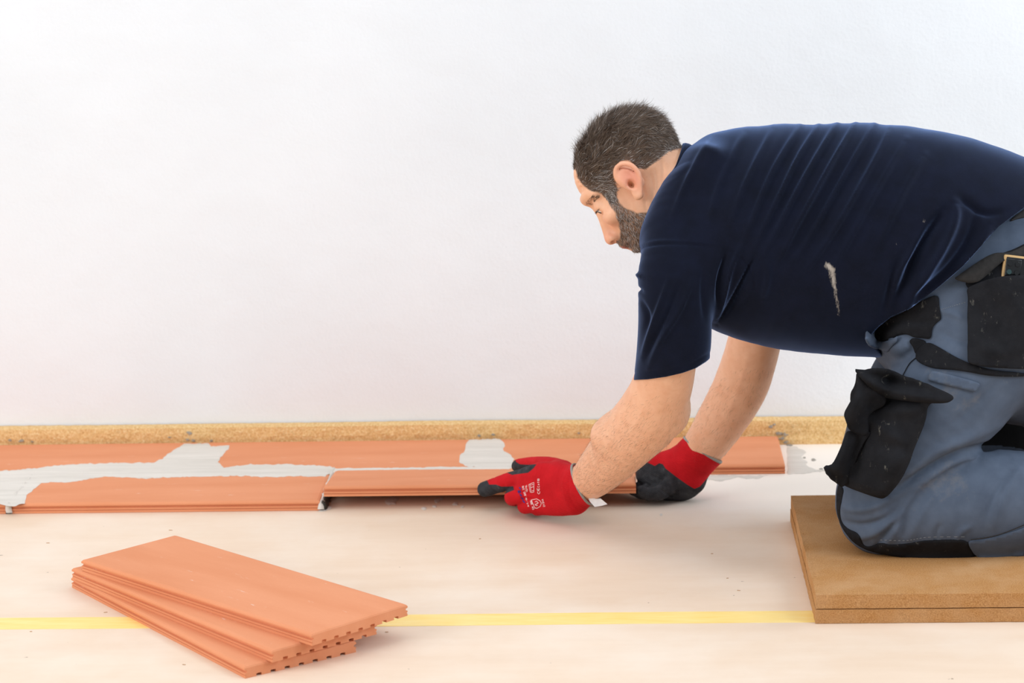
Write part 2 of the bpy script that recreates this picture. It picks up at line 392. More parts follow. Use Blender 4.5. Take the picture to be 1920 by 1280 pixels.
def crumb(px, py, r, mat, seed, z=0.0):
    c = onZ(px, py, z); rr = r*mpp(c)*1.1; pts = []
    for i in range(14):
        a = i/14*2*math.pi; s = rr*(1+0.5*mnoise.noise((math.cos(a)*1.5, math.sin(a)*1.5, seed*3.3)))
        pts.append((c[0]+math.cos(a)*s, c[1]+math.sin(a)*s*2.2))
    o = slab('filler_smear', np.array(pts), z+0.0002, 0.0014, mat, None, 0.004); keep_parent(o, laid)
for i, (x, y, r) in enumerate([(735, 939, 11), (742, 936, 6), (820, 938, 6), (828, 935, 4), (854, 944, 5), (795, 953, 5), (815, 949, 4), (867, 950, 3), (606, 953, 9), (615, 952, 6), (690, 929, 5), (1270-30, 965, 3)]):
    crumb(x, y, r, M['filler'], i)
for i, (x, y, r) in enumerate([(1525, 862, 4), (1508, 858, 2.5), (1540, 879, 3), (1480, 834, 5)]):
    crumb(x, y, r, M['filler_dark'], i+20)
smear([(1476, 838), (1490, 836), (1502, 842), (1512, 848), (1502, 856), (1514, 866), (1512, 874), (1530, 880), (1556, 880), (1550, 883), (1510, 887), (1477, 889)], amp=3.5, th=0.0006, z=0.0003, seed=9, mat='filler')
smear([(1300, 893), (1350, 890), (1400, 891), (1440, 890), (1420, 897), (1380, 895), (1350, 902), (1320, 897)], amp=3.5, th=0.0004, z=0.0003, seed=12, mat='filler')

# small loose debris on the floor
dbm = simple('floor_chips', srgb(190, 150, 112), 0.9, 0.3, 90)
chips = [(90, 1018, 'tiny brown speck on the floor up and left of the loose tile stack'), (58, 1184, 'tiny brown speck just below the yellow tape at the far left'), (198, 1148, 'tiny brown speck beside the left edge of the bottom loose tile'), (345, 1246, 'tiny speck on the floor in front of the loose tile stack'), (320, 994, 'tiny speck on the floor just behind the far corner of the loose tile stack'), (900, 1010, 'thin brown splinter on the floor in front of the near glove'), (1364, 1084, 'small orange splinter midway between the tape and the far hand'), (1385, 1107, 'small orange crumb on the floor just behind the tape, near the boards'), (1335, 1038, 'dark speck on the open floor left of the kneeling boards'), (725, 1185, 'dark speck beside the right corner of the loose tile stack')]
for i, (x, y, lab) in enumerate(chips):
    c = onZ(x, y, 0); a = random.uniform(-0.4, 0.4); L = random.uniform(0.0018, 0.0036); W_ = random.uniform(0.0006, 0.001)
    o = link('wood_chip', box_mesh('chip', -L, L, -W_, W_, 0, 0.0009, 0.0003, 1), dbm); o.location = (c[0], c[1], 0.0001); o.rotation_euler = (0, 0, a)
    tag(o, lab, 'wood chip', 'tiny wood chips on the floor')

# kneeling boards
def kboard(z0, z1, label, dx=0.0):
    x0, x1, y0, y1 = 0.532+dx, 1.42, -1.206, -0.600
    bm = bmesh.new(); bmesh.ops.create_grid(bm, x_segments=60, y_segments=40, size=0.5)
    for v in bm.verts: v.co = ((x0+x1)/2+v.co.x*(x1-x0), (y0+y1)/2+v.co.y*(y1-y0), z1)
    r = bmesh.ops.extrude_face_region(bm, geom=list(bm.faces)); vv = [g_ for g_ in r['geom'] if isinstance(g_, bmesh.types.BMVert)]
    for v in vv: v.co.z = z0
    for v in bm.verts:
        ex = min(abs(v.co.x-x0), abs(v.co.x-x1)); ey = min(abs(v.co.y-y0), abs(v.co.y-y1))
        if min(ex, ey) < 1e-4:
            j = mnoise.noise((v.co.x*70, v.co.y*70, z0*90))*0.0011
            if ex < 1e-4: v.co.x += j
            if ey < 1e-4: v.co.y += j
            if v.co.z > (z0+z1)/2: v.co.z -= 0.0008+abs(j)*0.8
            else: v.co.z += 0.0006
    bmesh.ops.recalc_face_normals(bm, faces=bm.faces)
    me = bpy.data.meshes.new('kneeling_board'); bm.to_mesh(me); bm.free()
    tag(link('kneeling_board', me, M['board']), label, 'board', 'fibreboard sheets under the knees')
kboard(0.0, 0.0248, 'lower tan fibreboard sheet, lying on the floor under the one the man kneels on')
kboard(0.025, 0.050, 'upper tan fibreboard sheet that the man kneels on', 0.001)
# ------------------------------------------------------------------ signed distance modelling
class Sdf:
    """ordered list of smooth unions / subtractions; each item has a bounding box so far items are skipped"""
    def __init__(s): s.items = []
    def add(s, fn, lo, hi, k=0.01, op='u'): s.items.append((fn, np.array(lo), np.array(hi), k, op)); return s
    def ell(s, c, r, frame=None, k=0.01, op='u'):
        c = np.array(c, float); r = np.array(r, float); A = np.eye(3) if frame is None else np.array(frame)
        def fn(P):
            q = (P-c)@A.T; k0 = np.sqrt(((q/r)**2).sum(1)); k1 = np.sqrt(((q/(r*r))**2).sum(1))+1e-9
            return k0*(k0-1)/k1
        m = r.max(); return s.add(fn, c-m, c+m, k, op)
    def tube(s, nodes, k=0.01, op='u', sub=5):
        """nodes: (x, y, z, a, b): a = radius square to world Y, b = radius along world Y"""
        N = spline(nodes, sub) if sub > 1 and len(nodes) > 2 else np.array(nodes, float)
        C, A, B = N[:, :3], np.maximum(N[:, 3], 1e-4), np.maximum(N[:, 4], 1e-4)
        def fn(P):
            best = np.full(len(P), 0.5, P.dtype); plo = P.min(0); phi = P.max(0)
            for i in range(len(C)-1):
                t = C[i+1]-C[i]; L2 = t@t
                if L2 < 1e-12: continue
                r_ = max(A[i], A[i+1], B[i], B[i+1]); gp = np.maximum(np.maximum(np.minimum(C[i], C[i+1])-r_-phi, plo-np.maximum(C[i], C[i+1])-r_), 0)
                if gp@gp > 0.0023: continue
                u = t/math.sqrt(L2); yv = np.array([0, 1., 0])-u*u[1]; ny = np.linalg.norm(yv)
                yv = yv/ny if ny > 1e-3 else np.array([1., 0, 0]); nv = np.cross(u, yv)
                rel = P-C[i]; h = np.clip(rel@t/L2, 0, 1); o = rel-h[:, None]*t
                a = A[i]+(A[i+1]-A[i])*h; b = B[i]+(B[i+1]-B[i])*h
                oy = o@yv; on = o@nv; ot = o@u; m = np.minimum(a, b)
                k0 = np.sqrt((on/a)**2+(oy/b)**2+(ot/m)**2); k1 = np.sqrt((on/a**2)**2+(oy/b**2)**2+(ot/m**2)**2)+1e-9
                best = np.minimum(best, k0*(k0-1)/k1)
            return best
        m = np.maximum(A, B)[:, None]; return s.add(fn, (C-m).min(0), (C+m).max(0), k, op)
    def plane(s, p0, n, k=0.01):
        p0 = np.array(p0); n = np.array(n)/np.linalg.norm(n)
        return s.add(lambda P: (P-p0)@n, [-9]*3, [9]*3, k, 'i')
    def ev(s, P, lo=None, hi=None):
        if lo is None: lo, hi = P.min(0), P.max(0)
        P = P.astype(np.float32); d = np.full(len(P), 0.5, np.float32)
        for fn, a, b, k, op in s.items:
            gap = np.maximum(np.maximum(a-hi, lo-b), 0); gd = np.linalg.norm(gap)
            if op == 'u':
                if gd > 0.03+k: continue
                e = fn(P); h = np.maximum(k-np.abs(d-e), 0)/k; d = np.minimum(d, e)-h*h*k*0.25
            elif op == 's':
                if gd > k: continue
                e = -fn(P); h = np.maximum(k-np.abs(d-e), 0)/k; d = np.maximum(d, e)+h*h*k*0.25
            else:
                e = fn(P); h = np.maximum(k-np.abs(d-e), 0)/k; d = np.maximum(d, e)+h*h*k*0.25
        return d
def surface(sdf, lo, hi, h):
    """sparse surface nets -> verts, quads"""
    lo = np.array(lo, float); hi = np.array(hi, float); S = 32; nb = np.ceil((hi-lo)/(h*S)).astype(int)
    g = np.arange(9); off = np.stack(np.meshgrid(g, g, g, indexing='ij'), -1).reshape(-1, 3)
    vals = []; bases = []
    o4 = np.stack(np.meshgrid(*[np.arange(4)]*3, indexing='ij'), -1).reshape(-1, 3)*8
    for I in np.ndindex(*nb):
        B = np.array(I)*S; c = lo+(B+o4+4)*h
        d = sdf.ev(c, c.min(0)-4*h, c.max(0)+4*h)
        keep = o4[np.abs(d) < h*8*0.87*1.7+0.002]+B
        if not len(keep): continue
        P = lo+(keep[:, None, :]+off[None])*h; P = P.reshape(-1, 3)
        v = sdf.ev(P).reshape(len(keep), 9, 9, 9).astype(np.float32); ok = (v.min((1, 2, 3)) < 0) & (v.max((1, 2, 3)) > 0)
        if ok.any(): vals.append(v[ok]); bases.append(keep[ok])
    V = np.concatenate(vals); Bs = np.concatenate(bases); dim = nb*S+2
    cid = lambda c: (c[..., 0]*dim[1]+c[..., 1])*dim[2]+c[..., 2]
    sgn = V < 0; cor = [(i, j, k) for i in (0, 1) for j in (0, 1) for k in (0, 1)]
    cs = np.stack([sgn[:, i:i+8, j:j+8, k:k+8] for i, j, k in cor], -1); cv = np.stack([V[:, i:i+8, j:j+8, k:k+8] for i, j, k in cor], -1)
    act = cs.any(-1) & ~cs.all(-1); bi, x, y, z = np.nonzero(act); cv = cv[act]; cs = cs[act]
    acc = np.zeros((len(bi), 3)); cnt = np.zeros(len(bi)); co = np.array(cor, float)
    for a in range(8):
        for b in range(a+1, 8):
            if np.abs(co[a]-co[b]).sum() != 1: continue
            m = cs[:, a] != cs[:, b]; t = np.where(m, cv[:, a]/(cv[:, a]-cv[:, b]+1e-12), 0)
            acc += m[:, None]*(co[a]+t[:, None]*(co[b]-co[a])); cnt += m
    cell = Bs[bi]+np.stack([x, y, z], -1); pos = lo+(cell+acc/cnt[:, None])*h
    ids = cid(cell); order = np.argsort(ids); sid = ids[order]; pos = pos[order]
    Q = []
    for ax in range(3):
        e1 = [0, 0, 0]; e1[ax] = 1; s0 = sgn[:, :8, :8, :8]; s1 = sgn[:, e1[0]:8+e1[0], e1[1]:8+e1[1], e1[2]:8+e1[2]]
        bi, x, y, z = np.nonzero(s0 != s1); c = Bs[bi]+np.stack([x, y, z], -1); ins = s0[bi, x, y, z]
        u = np.zeros(3, int); w_ = np.zeros(3, int); u[(ax+1) % 3] = 1; w_[(ax+2) % 3] = 1
        q = np.stack([cid(c-u-w_), cid(c-w_), cid(c), cid(c-u)], -1)
        idx = np.clip(np.searchsorted(sid, q), 0, len(sid)-1); ok = (sid[idx] == q).all(-1); idx = idx[ok]; ins = ins[ok]
        idx[~ins] = idx[~ins][:, ::-1]; Q.append(idx)
    return pos, np.concatenate(Q)
def vnormals(V, Q):
    n = np.cross(V[Q[:, 2]]-V[Q[:, 0]], V[Q[:, 3]]-V[Q[:, 1]]); N = np.zeros_like(V)
    for i in range(Q.shape[1]): np.add.at(N, Q[:, i], n)
    return N/(np.linalg.norm(N, axis=1)[:, None]+1e-12)
def relax(V, Q, it=2, lam=0.5):
    E = np.concatenate([Q[:, [i, (i+1) % 4]] for i in range(4)]); cnt = np.bincount(E.ravel(), minlength=len(V)).astype(float)[:, None]+1e-9
    for _ in range(it):
        for l in (lam, -lam*1.03):
            S_ = np.zeros_like(V)
            for ax in range(3): S_[:, ax] = np.bincount(E[:, 0], V[E[:, 1], ax], len(V))+np.bincount(E[:, 1], V[E[:, 0], ax], len(V))
            V = V+l*(S_/cnt-V)
    return V
def drop(V, Q, bad):
    Q = Q[~bad]; used = np.unique(Q); mp = np.full(len(V), -1); mp[used] = np.arange(len(used)); return V[used], mp[Q], used
def setattr_f(me, name, val):
    a = me.attributes.new(name, 'FLOAT', 'POINT'); a.data.foreach_set('value', np.asarray(val, np.float32))
def setattr_c(me, name, val):
    a = me.attributes.new(name, 'FLOAT_COLOR', 'POINT'); v = np.asarray(val, np.float32)
    if v.shape[1] == 3: v = np.column_stack([v, np.ones(len(v), np.float32)])
    a.data.foreach_set('color', v.ravel())
def node(px, py, y, a, b):
    c = onY(px, py, y); m = mpp(c); return (c[0], c[1], c[2], a*m, b*m)
def nodes(L): return [node(*q) for q in L]
def vnoise(P, scale, seed=0.0):
    return np.array([mnoise.noise((p[0]*scale+seed, p[1]*scale-seed, p[2]*scale+seed*2)) for p in P])
def fnoise(P, scale, seed=0, n=7):
    """cheap smooth noise from a few random plane waves"""
    r = np.random.default_rng(seed+100); D = r.normal(size=(n, 3)); D /= np.linalg.norm(D, axis=1)[:, None]; ph = r.uniform(0, 6.28, n); f = r.uniform(0.6, 1.5, n)
    return sum(np.sin(P@D[i]*scale*f[i]+ph[i]) for i in range(n))/n
def folds(P, curves):
    """P: projected pixel coords; curves: (points, width, amp[, skew]) -> displacement, tapering at both ends"""
    d = np.zeros(len(P))
    for cv in curves:
        pts, wd, amp = cv[:3]; pts = spline(pts, 5) if len(pts) > 2 else np.array(pts, float)
        lo = pts.min(0)-wd*3; hi = pts.max(0)+wd*3; m = (P[:, 0] > lo[0]) & (P[:, 0] < hi[0]) & (P[:, 1] > lo[1]) & (P[:, 1] < hi[1])
        if not m.any(): continue
        q = P[m]; bd = np.full(len(q), 1e9); bt = np.zeros(len(q)); bs = np.zeros(len(q)); n = len(pts)-1
        for i in range(n):
            a = pts[i]; ab = pts[i+1]-a; t = np.clip((q-a)@ab/(ab@ab+1e-9), 0, 1); r = q-a-t[:, None]*ab; e = np.hypot(r[:, 0], r[:, 1]); k = e < bd
            bd[k] = e[k]; bt[k] = (i+t[k])/n; bs[k] = np.sign(ab[0]*r[k, 1]-ab[1]*r[k, 0])
        sk = cv[3] if len(cv) > 3 else 0.0
        w_ = wd*(1+sk*bs); d[m] += amp*np.exp(-(bd/w_)**2)*np.sin(np.clip(bt, 0.02, 0.98)*math.pi)**0.6
    return d

man = empty('person', (1.0, -0.8, 0.05))
tag(man, 'man in navy t-shirt and grey work trousers kneeling and leaning over the tiles', 'person')

# ------------------------------------------------------------------ head frame (forward A, up B, side C away from the camera)
HY = -0.79
E0 = onY(1179, 348, HY); HM = mpp(E0)
A0 = -0.7071*RT-0.7071*UP; B0 = -0.7071*RT+0.7071*UP; C0 = FW.copy()
tw = math.radians(5)
HA = A0*math.cos(tw)+C0*math.sin(tw); HC = C0*math.cos(tw)-A0*math.sin(tw); HB = B0
HF = np.array([HA, HC, HB])           # rows: forward, side, up
def hp(a, y, b): return E0+(HA*a+HC*y+HB*b)*0.001
def hl(P): return (P-E0)@HF.T*1000
MMP = 0.001/HM
body = Sdf()
def he(c, r, k=0.012, op='u', rot=None):
    F_ = HF
    if rot: a = math.radians(rot); F_ = np.array([HA*math.cos(a)+HB*math.sin(a), HC, HB*math.cos(a)-HA*math.sin(a)])
    body.ell(hp(*c), np.array(r)*0.001, F_, k, op)
def hc(pts, k=0.006, op='u', sub=4): body.tube([tuple(hp(*p[:3]))+(p[3]*0.001, p[3]*0.001) for p in pts], k, op, sub)
# neck, trunk, arms
body.tube(nodes([(1205, 325, -.79, 58, 60), (1245, 344, -.79, 71, 66), (1300, 385, -.79, 76, 78), (1350, 410, -.79, 90, 110)]), 0.03)
body.tube(nodes([(1330, 410, -.79, 110, 150), (1400, 435, -.79, 165, 190), (1500, 444, -.79, 192, 190), (1600, 450, -.79, 180, 180), (1700, 475, -.79, 150, 165), (1800, 520, -.79, 150, 160), (1900, 580, -.79, 140, 155)]), 0.04)
he((-30, 0, 40), (90, 76, 73)); he((-60, 0, 8), (54, 58, 44), 0.02); he((14, 0, 48), (52, 62, 46), 0.02); he((28, 0, -12), (47, 56, 56), 0.02)
he((20, 0, -54), (50, 50, 42), 0.02); he((58, 0, -80), (19, 24, 16), 0.015)
for s in (-1, 1):
    he((-2, s*42, -40), (34, 20, 36), 0.02); he((48, s*40, -16), (24, 20, 17), 0.015)
    hc([(52, s*48, 32, 6), (61, s*34, 38, 8), (68, s*14, 37, 8), (67, 0, 35, 8)], 0.014)      # brow ridge
    he((80, s*30, 10), (17, 17, 11), 0.012, 's')                                              # eye socket
    he((57, s*31, 9), (13.2, 14, 13.2), 0.005); he((71, s*33, 3.5), (7, 13, 3.6), 0.002, 's')                                               # lid over the eye
    he((79, s*12.5, -44), (12, 8, 9), 0.005)                                                  # nostril wing
hc([(62, 0, 12, 8.5), (67, 0, -4, 8.0), (76, 0, -21, 9.5), (84, 0, -38, 11.0)], 0.012)            # nose
he((85, 0, -44), (12, 12, 9.5), 0.006)
he((70, 0, -57), (12, 17, 10), 0.008)
for s in (-1, 1):
    he((86, s*12.5, -50.5), (5.5, 6, 3.2), 0.002, 's', rot=25)
    hc([(68, s*19, -4, 1.6), (73, s*19.5, -20, 2.2), (77, s*21, -34, 2.2), (72, s*22, -46, 2.0)], 0.007, 's')
he((76, 0, -66), (9, 18, 8), 0.008); hc([(62, -22, -68, 3), (74, -9, -66.5, 4.2), (77, 0, -67, 4.4), (74, 9, -66.5, 4.2), (62, 22, -68, 3)], 0.005)
hc([(60, -20, -74, 3.5), (70, -9, -75, 5), (71.5, 0, -75.5, 5.4), (70, 9, -75, 5), (60, 20, -74, 3.5)], 0.005)
hc([(60, -24, -70.6, 1.6), (73, -10, -70.8, 1.7), (77, 0, -71, 1.7), (73, 10, -70.8, 1.7), (60, 24, -70.6, 1.6)], 0.003, 's')
# forehead creases
for i, (b, a) in enumerate([(58, 66), (66, 62), (74, 57)]): hc([(a-16, -40, b-6, 1.6), (a+2, -20, b+1, 1.8), (a+5, 0, b, 1.8), (a+2, 20, b+1, 1.8), (a-16, 40, b-6, 1.6)], 0.004, 's')
for s in (-1, 1):   # crow's feet and cheek line
    hc([(57, s*49, 12, 1.6), (50, s*54, 15, 2.0), (42, s*58, 20, 1.2)], 0.004, 's'); hc([(57, s*50, 5, 1.6), (50, s*55, 4, 2.0), (42, s*58, 5, 1.2)], 0.004, 's'); hc([(62, s*42, -4, 1.6), (68, s*30, -7, 1.8), (70, s*22, -6, 1.2)], 0.005, 's'); hc([(60, s*46, 47, 1.2), (66, s*30, 51, 2.2), (70, s*14, 49, 2.0), (71, 0, 47, 1.6)], 0.005, 's')
    hc([(80, s*17, -36, 1.6), (72, s*28, -50, 2.0), (62, s*35, -64, 2.0)], 0.006, 's')
# ears
for s in (-1, 1):
    E = [(7, s*-0+s*71, 8), (5, s*75, 22), (-2, s*80, 32), (-12, s*84, 36), (-22, s*87, 32), (-29, s*89, 20), (-29, s*88, 6), (-24, s*86, -7), (-14, s*82, -18), (-5, s*78, -26), (3, s*74, -26)]
    he((-10, s*77, 5), (18, 10.5, 27), 0.006, rot=-18)
    he((-12, s*91, 10), (12, 7, 17), 0.006, 's', rot=-18)
    he((-6, s*86, -3), (8, 10, 11), 0.003, 's')
    hc([p+(r,) for p, r in zip(E, [3.6, 4, 4.2, 4.4, 4.4, 4.4, 4.2, 4.0, 4.2, 5, 4.5])], 0.004)
    hc([(-14, s*82, 26, 2.2), (-20, s*84, 14, 2.8), (-19, s*84, 0, 2.8), (-12, s*81, -12, 2.6)], 0.003)
    he((1, s*76, -4), (4, 4, 6), 0.003); he((-2, s*76, -20), (9, 5, 9), 0.005)
    he((-5, s*74, -2), (4.8, 20, 6.5), 0.002, 's')
# arms
NARM = [(1310, 440, -.86, 70, 70), (1275, 520, -.93, 62, 62), (1262, 600, -.94, 56, 58), (1252, 670, -.93, 55, 57), (1240, 728, -.90, 57, 56), (1216, 780, -.86, 62, 58), (1176, 824, -.79, 57, 55), (1132, 873, -.70, 46, 46), (1100, 903, -.635, 37, 36), (1060, 920, -.60, 34, 26)]
FARM = [(1360, 430, -.72, 70, 70), (1405, 500, -.62, 56, 56), (1424, 580, -.57, 50, 52), (1412, 650, -.54, 50, 52), (1388, 725, -.51, 51, 50), (1350, 792, -.48, 46, 46), (1316, 842, -.455, 39, 38), (1285, 880, -.44, 33, 30)]
body.tube(nodes(NARM), 0.02); body.tube(nodes(FARM), 0.02)
body.ell(onY(1262, 770, -.87), np.array([30, 34, 38])*HM, None, 0.02)        # elbow point
body.ell(onY(1150, 815, -.80), np.array([40, 34, 30])*HM, None, 0.03)
# legs inside the trousers
NTH = [(1900, 590, -.86, 120, 110), (1830, 665, -.90, 108, 104), (1745, 772, -.93, 96, 92), (1685, 870, -.945, 84, 82), (1655, 945, -.95, 72, 72)]
NSH = [(1662, 965, -.95, 66, 70), (1740, 962, -.95, 72, 74), (1850, 955, -.95, 74, 76), (1990, 955, -.95, 52, 52), (2110, 965, -.95, 42, 42)]
def far(L, dy=0.29, dpx=(4, -80), sc_=0.94): return [(a+dpx[0], b+dpx[1], y+dy, r*sc_, q*sc_) for a, b, y, r, q in L]
for L in (NTH, NSH): body.tube(nodes(L), 0.03); body.tube(nodes(far(L)), 0.03)
body.tube(nodes([(1900, 580, -.79, 140, 155), (1960, 600, -.79, 140, 155)]), 0.04)
lo_ = onY(1050, 1100, -0.8); hi_ = onY(2160, 150, -0.8)
V, Q = surface(body, (lo_[0]-0.02, -1.12, 0.03), (hi_[0], -0.36, hi_[2]+0.02), 0.0026)
V = relax(V, Q, 1); print('body', len(V))
H = hl(V); px = proj(V)
Nn = vnormals(V, Q)
onhead = (H[:, 0]**2+(H[:, 2]-10)**2 < 150**2) & (px[:, 0] < 1300) & (px[:, 1] < 490)
aH, yH, bH = H[:, 0], np.abs(H[:, 1]), H[:, 2]
# region outlines in head coordinates (forward, up), from the photographed profile
def pxab(L): return [((-(x-1179)+(y-348))*0.7071/MMP, (-(x-1179)-(y-348))*0.7071/MMP) for x, y in L]
HAIR = pxab([(1060, 318), (1080, 318), (1084, 335), (1096, 350), (1112, 358), (1131, 363), (1142, 378), (1156, 384), (1160, 352), (1152, 334), (1152, 318), (1164, 304), (1180, 302), (1196, 316), (1212, 318), (1234, 300), (1254, 286), (1292, 272), (1300, 200), (1140, 150), (1020, 240)])
BEARD = pxab([(1131, 363), (1152, 352), (1160, 375), (1172, 388), (1196, 398), (1226, 396), (1260, 420), (1240, 500), (1190, 520), (1184, 466), (1172, 463), (1158, 458), (1156, 451), (1162, 446), (1164, 430), (1156, 400), (1146, 382)])
dh = sdpoly(HAIR, aH, bH); db = sdpoly(BEARD, aH, bH)
nz = fnoise(V, 350, 3)*1.6
dh = np.where(onhead & ~((yH > 77) & (aH > -34) & (aH < 10) & (bH < 39)), dh+nz, -20); db = np.where(onhead, db+nz*1.3, -20)
# arm veins/creases and a little skin relief
disp = fnoise(V, 160, 5)*0.0004
disp += folds(px, [([(1215, 745), (1195, 790), (1165, 830)], 5, 0.0012), ([(1252, 760), (1244, 800), (1228, 830)], 6, -0.0012), ([(1230, 720), (1262, 735), (1290, 728)], 4, -0.0008), ([(1160, 800), (1130, 850), (1108, 880)], 3, 0.0007), ([(1405, 660), (1380, 740), (1350, 800)], 6, 0.0012), ([(1203, 325), (1208, 360), (1212, 395)], 2.2, -0.0018), ([(1218, 318), (1225, 350), (1224, 385)], 2.2, -0.0018), ([(1228, 314), (1233, 335), (1232, 372)], 2, -0.0015), ([(1240, 300), (1244, 320), (1242, 345)], 2.5, -0.0018)])
V = V+Nn*disp[:, None]; V[:, 2] = np.where(V[:, 0] > 0.53, np.maximum(V[:, 2], 0.053), V[:, 2])
me = mesh('body', V, Q)
setattr_f(me, 'hairline', dh); setattr_f(me, 'beardline', db)
red = np.zeros(len(V))
def blob(c, r): return np.exp(-((H-np.array(c))**2/np.array(r)**2).sum(1))
for s in (-1, 1): red += 1.0*blob((-14, s*86, 8), (22, 12, 30))+0.5*blob((60, s*36, -22), (20, 18, 18))
red += 0.7*blob((88, 0, -42), (18, 20, 16))
lips = np.clip(1-np.abs(bH+71.5)/8.5, 0, 1)*(aH > 60)*(yH < 22)*onhead
eyed = ((aH-73)**2/30+(yH-31)**2/110+(bH-5)**2/3.2 < 1)*1.0*onhead
setattr_f(me, 'flush', np.clip(red, 0, 1)); setattr_f(me, 'lips', np.clip(lips*2, 0, 1)); setattr_f(me, 'eyeslit', eyed)
tn = NT('skin', 0.5, 0.35)
f = tn.noise(45, 4, 0.6); g = tn.noise(700, 2, 0.6)
c = tn.ramp(f, [(0.25, srgb(228, 170, 134)), (0.75, srgb(240, 190, 156))])
c = tn.mix(tn.math('MULTIPLY', g, 0.15), c, srgb(188, 124, 94))
c = tn.mix(tn.math('MULTIPLY', tn.attr('flush').outputs['Fac'], 0.7), c, srgb(222, 138, 118))
c = tn.mix(tn.attr('lips').outputs['Fac'], c, srgb(186, 112, 98))
c = tn.mix(tn.math('MULTIPLY', tn.step(tn.attr('beardline').outputs['Fac'], -1.5, 2), 0.8), c, srgb(118, 92, 76))
c = tn.mix(tn.math('MULTIPLY', tn.step(tn.attr('hairline').outputs['Fac'], -1, 2), 0.9), c, srgb(62, 50, 42))
tn.color(c); tn.bump(g, 0.15, 0.0006); tn.b.inputs['Subsurface Weight'].default_value = 0.12; tn.b.inputs['Subsurface Radius'].default_value = (0.012, 0.005, 0.003); tn.b.inputs['Subsurface Scale'].default_value = 0.6
M['skin'] = tn.m
keep_parent(link('body', me, M['skin'], None, True), man)
BV, BQ, BN = V, Q, Nn

# eyes
for s in (-1, 1):
    bm = bmesh.new(); bmesh.ops.create_uvsphere(bm, u_segments=24, v_segments=16, radius=0.0118)
    me = bpy.data.meshes.new('eye'); bm.to_mesh(me); bm.free()
    t = NT('eye', 0.15, 0.5); g = t.n('ShaderNodeSeparateXYZ', i_0=t.tc.outputs['Object']).outputs[0]
    t.color(t.ramp(t.step(g, 0.008, 0.0118), [(0.0, srgb(225, 215, 208)), (0.30, srgb(225, 215, 208)), (0.36, srgb(70, 48, 34)), (0.75, srgb(60, 40, 30)), (0.8, (0.01, 0.01, 0.01))]))
    o = link('eye', me, t.m, None, True)
    d = HA*0.86-HB*0.5; d /= np.linalg.norm(d); z_ = np.cross(d, HC); z_ /= np.linalg.norm(z_); y_ = np.cross(z_, d); p = hp(58.0, s*31, 6.5)
    o.matrix_world = Matrix(((d[0], y_[0], z_[0], p[0]), (d[1], y_[1], z_[1], p[1]), (d[2], y_[2], z_[2], p[2]), (0, 0, 0, 1)))
    o.parent = man; o.matrix_parent_inverse = Matrix.Translation(man.location).inverted()

# ------------------------------------------------------------------ hair as thin strands
def strands(name, R, N_, D, L, wd, colr, mat, curl=0.25, seg=4, droop=0.0):
    """R roots, N_ normals, D tangent directions, L lengths; ribbons that taper to a point"""
    r = np.random.default_rng(len(R)); n = len(R); pts = [R]; d = D+N_*0.0; cur = R.copy(); dirv = D.copy()
    j1 = r.normal(size=(n, 3))*curl
    for k in range(seg):
        dirv = dirv+j1*0.22+r.normal(size=(n, 3))*curl*0.18-N_*droop/seg
        dirv /= np.linalg.norm(dirv, axis=1)[:, None]
        cur = cur+dirv*(L/seg)[:, None]; pts.append(cur)
    side = np.cross(D, N_)+r.normal(size=(n, 3))*0.5; side /= np.linalg.norm(side, axis=1)[:, None]
    Vs = []; 
    for k in range(seg):
        w_ = wd*(1-k/seg*0.6); Vs += [pts[k]-side*w_[:, None], pts[k]+side*w_[:, None]]
    Vs.append(pts[seg]); m = 2*seg+1; VV = np.stack(Vs, 1).reshape(-1, 3); b = np.arange(n)[:, None]*m
    Fq = np.concatenate([b+np.array([2*k, 2*k+1, 2*k+3, 2*k+2]) for k in range(seg-1)]+[b+np.array([2*seg-2, 2*seg-1, 2*seg, 2*seg])])
    tri = Fq[-n:, :3]; quads = Fq[:-n]
    allt = np.concatenate([quads[:, [0, 1, 2]], quads[:, [0, 2, 3]], tri])
    me = bpy.data.meshes.new(name); me.vertices.add(len(VV)); me.vertices.foreach_set('co', VV.astype(np.float32).ravel())
    me.loops.add(len(allt)*3); me.polygons.add(len(allt)); me.loops.foreach_set('vertex_index', allt.astype(np.int32).ravel()); me.polygons.foreach_set('loop_start', np.arange(0, len(allt)*3, 3, dtype=np.int32)); me.update(calc_edges=True)
    setattr_c(me, 'tint', np.repeat(colr, m, axis=0)); o = link(name, me, mat, None, True); keep_parent(o, man); return o
th = NT('hair', 0.45, 0.4); th.color(th.attr('tint').outputs['Color']); M['hair'] = th.m
def lin(c): return np.array(srgb(*c)[:3])
def hairtint(n, grey, r):
    base = lin((90, 73, 60))[None]*r.uniform(0.55, 1.7, (n, 1)); g = lin((190, 182, 176))[None]*r.uniform(0.6, 1.1, (n, 1))
    k = (r.random(n) < grey)[:, None]; return np.where(k, g, base)
r = np.random.default_rng(5)
cand = np.nonzero(dh > 0)[0]; pick = r.choice(cand, 30000); R0 = BV[pick]; N0 = BN[pick]; h0 = hl(R0)
a_, y_, b_ = h0.T
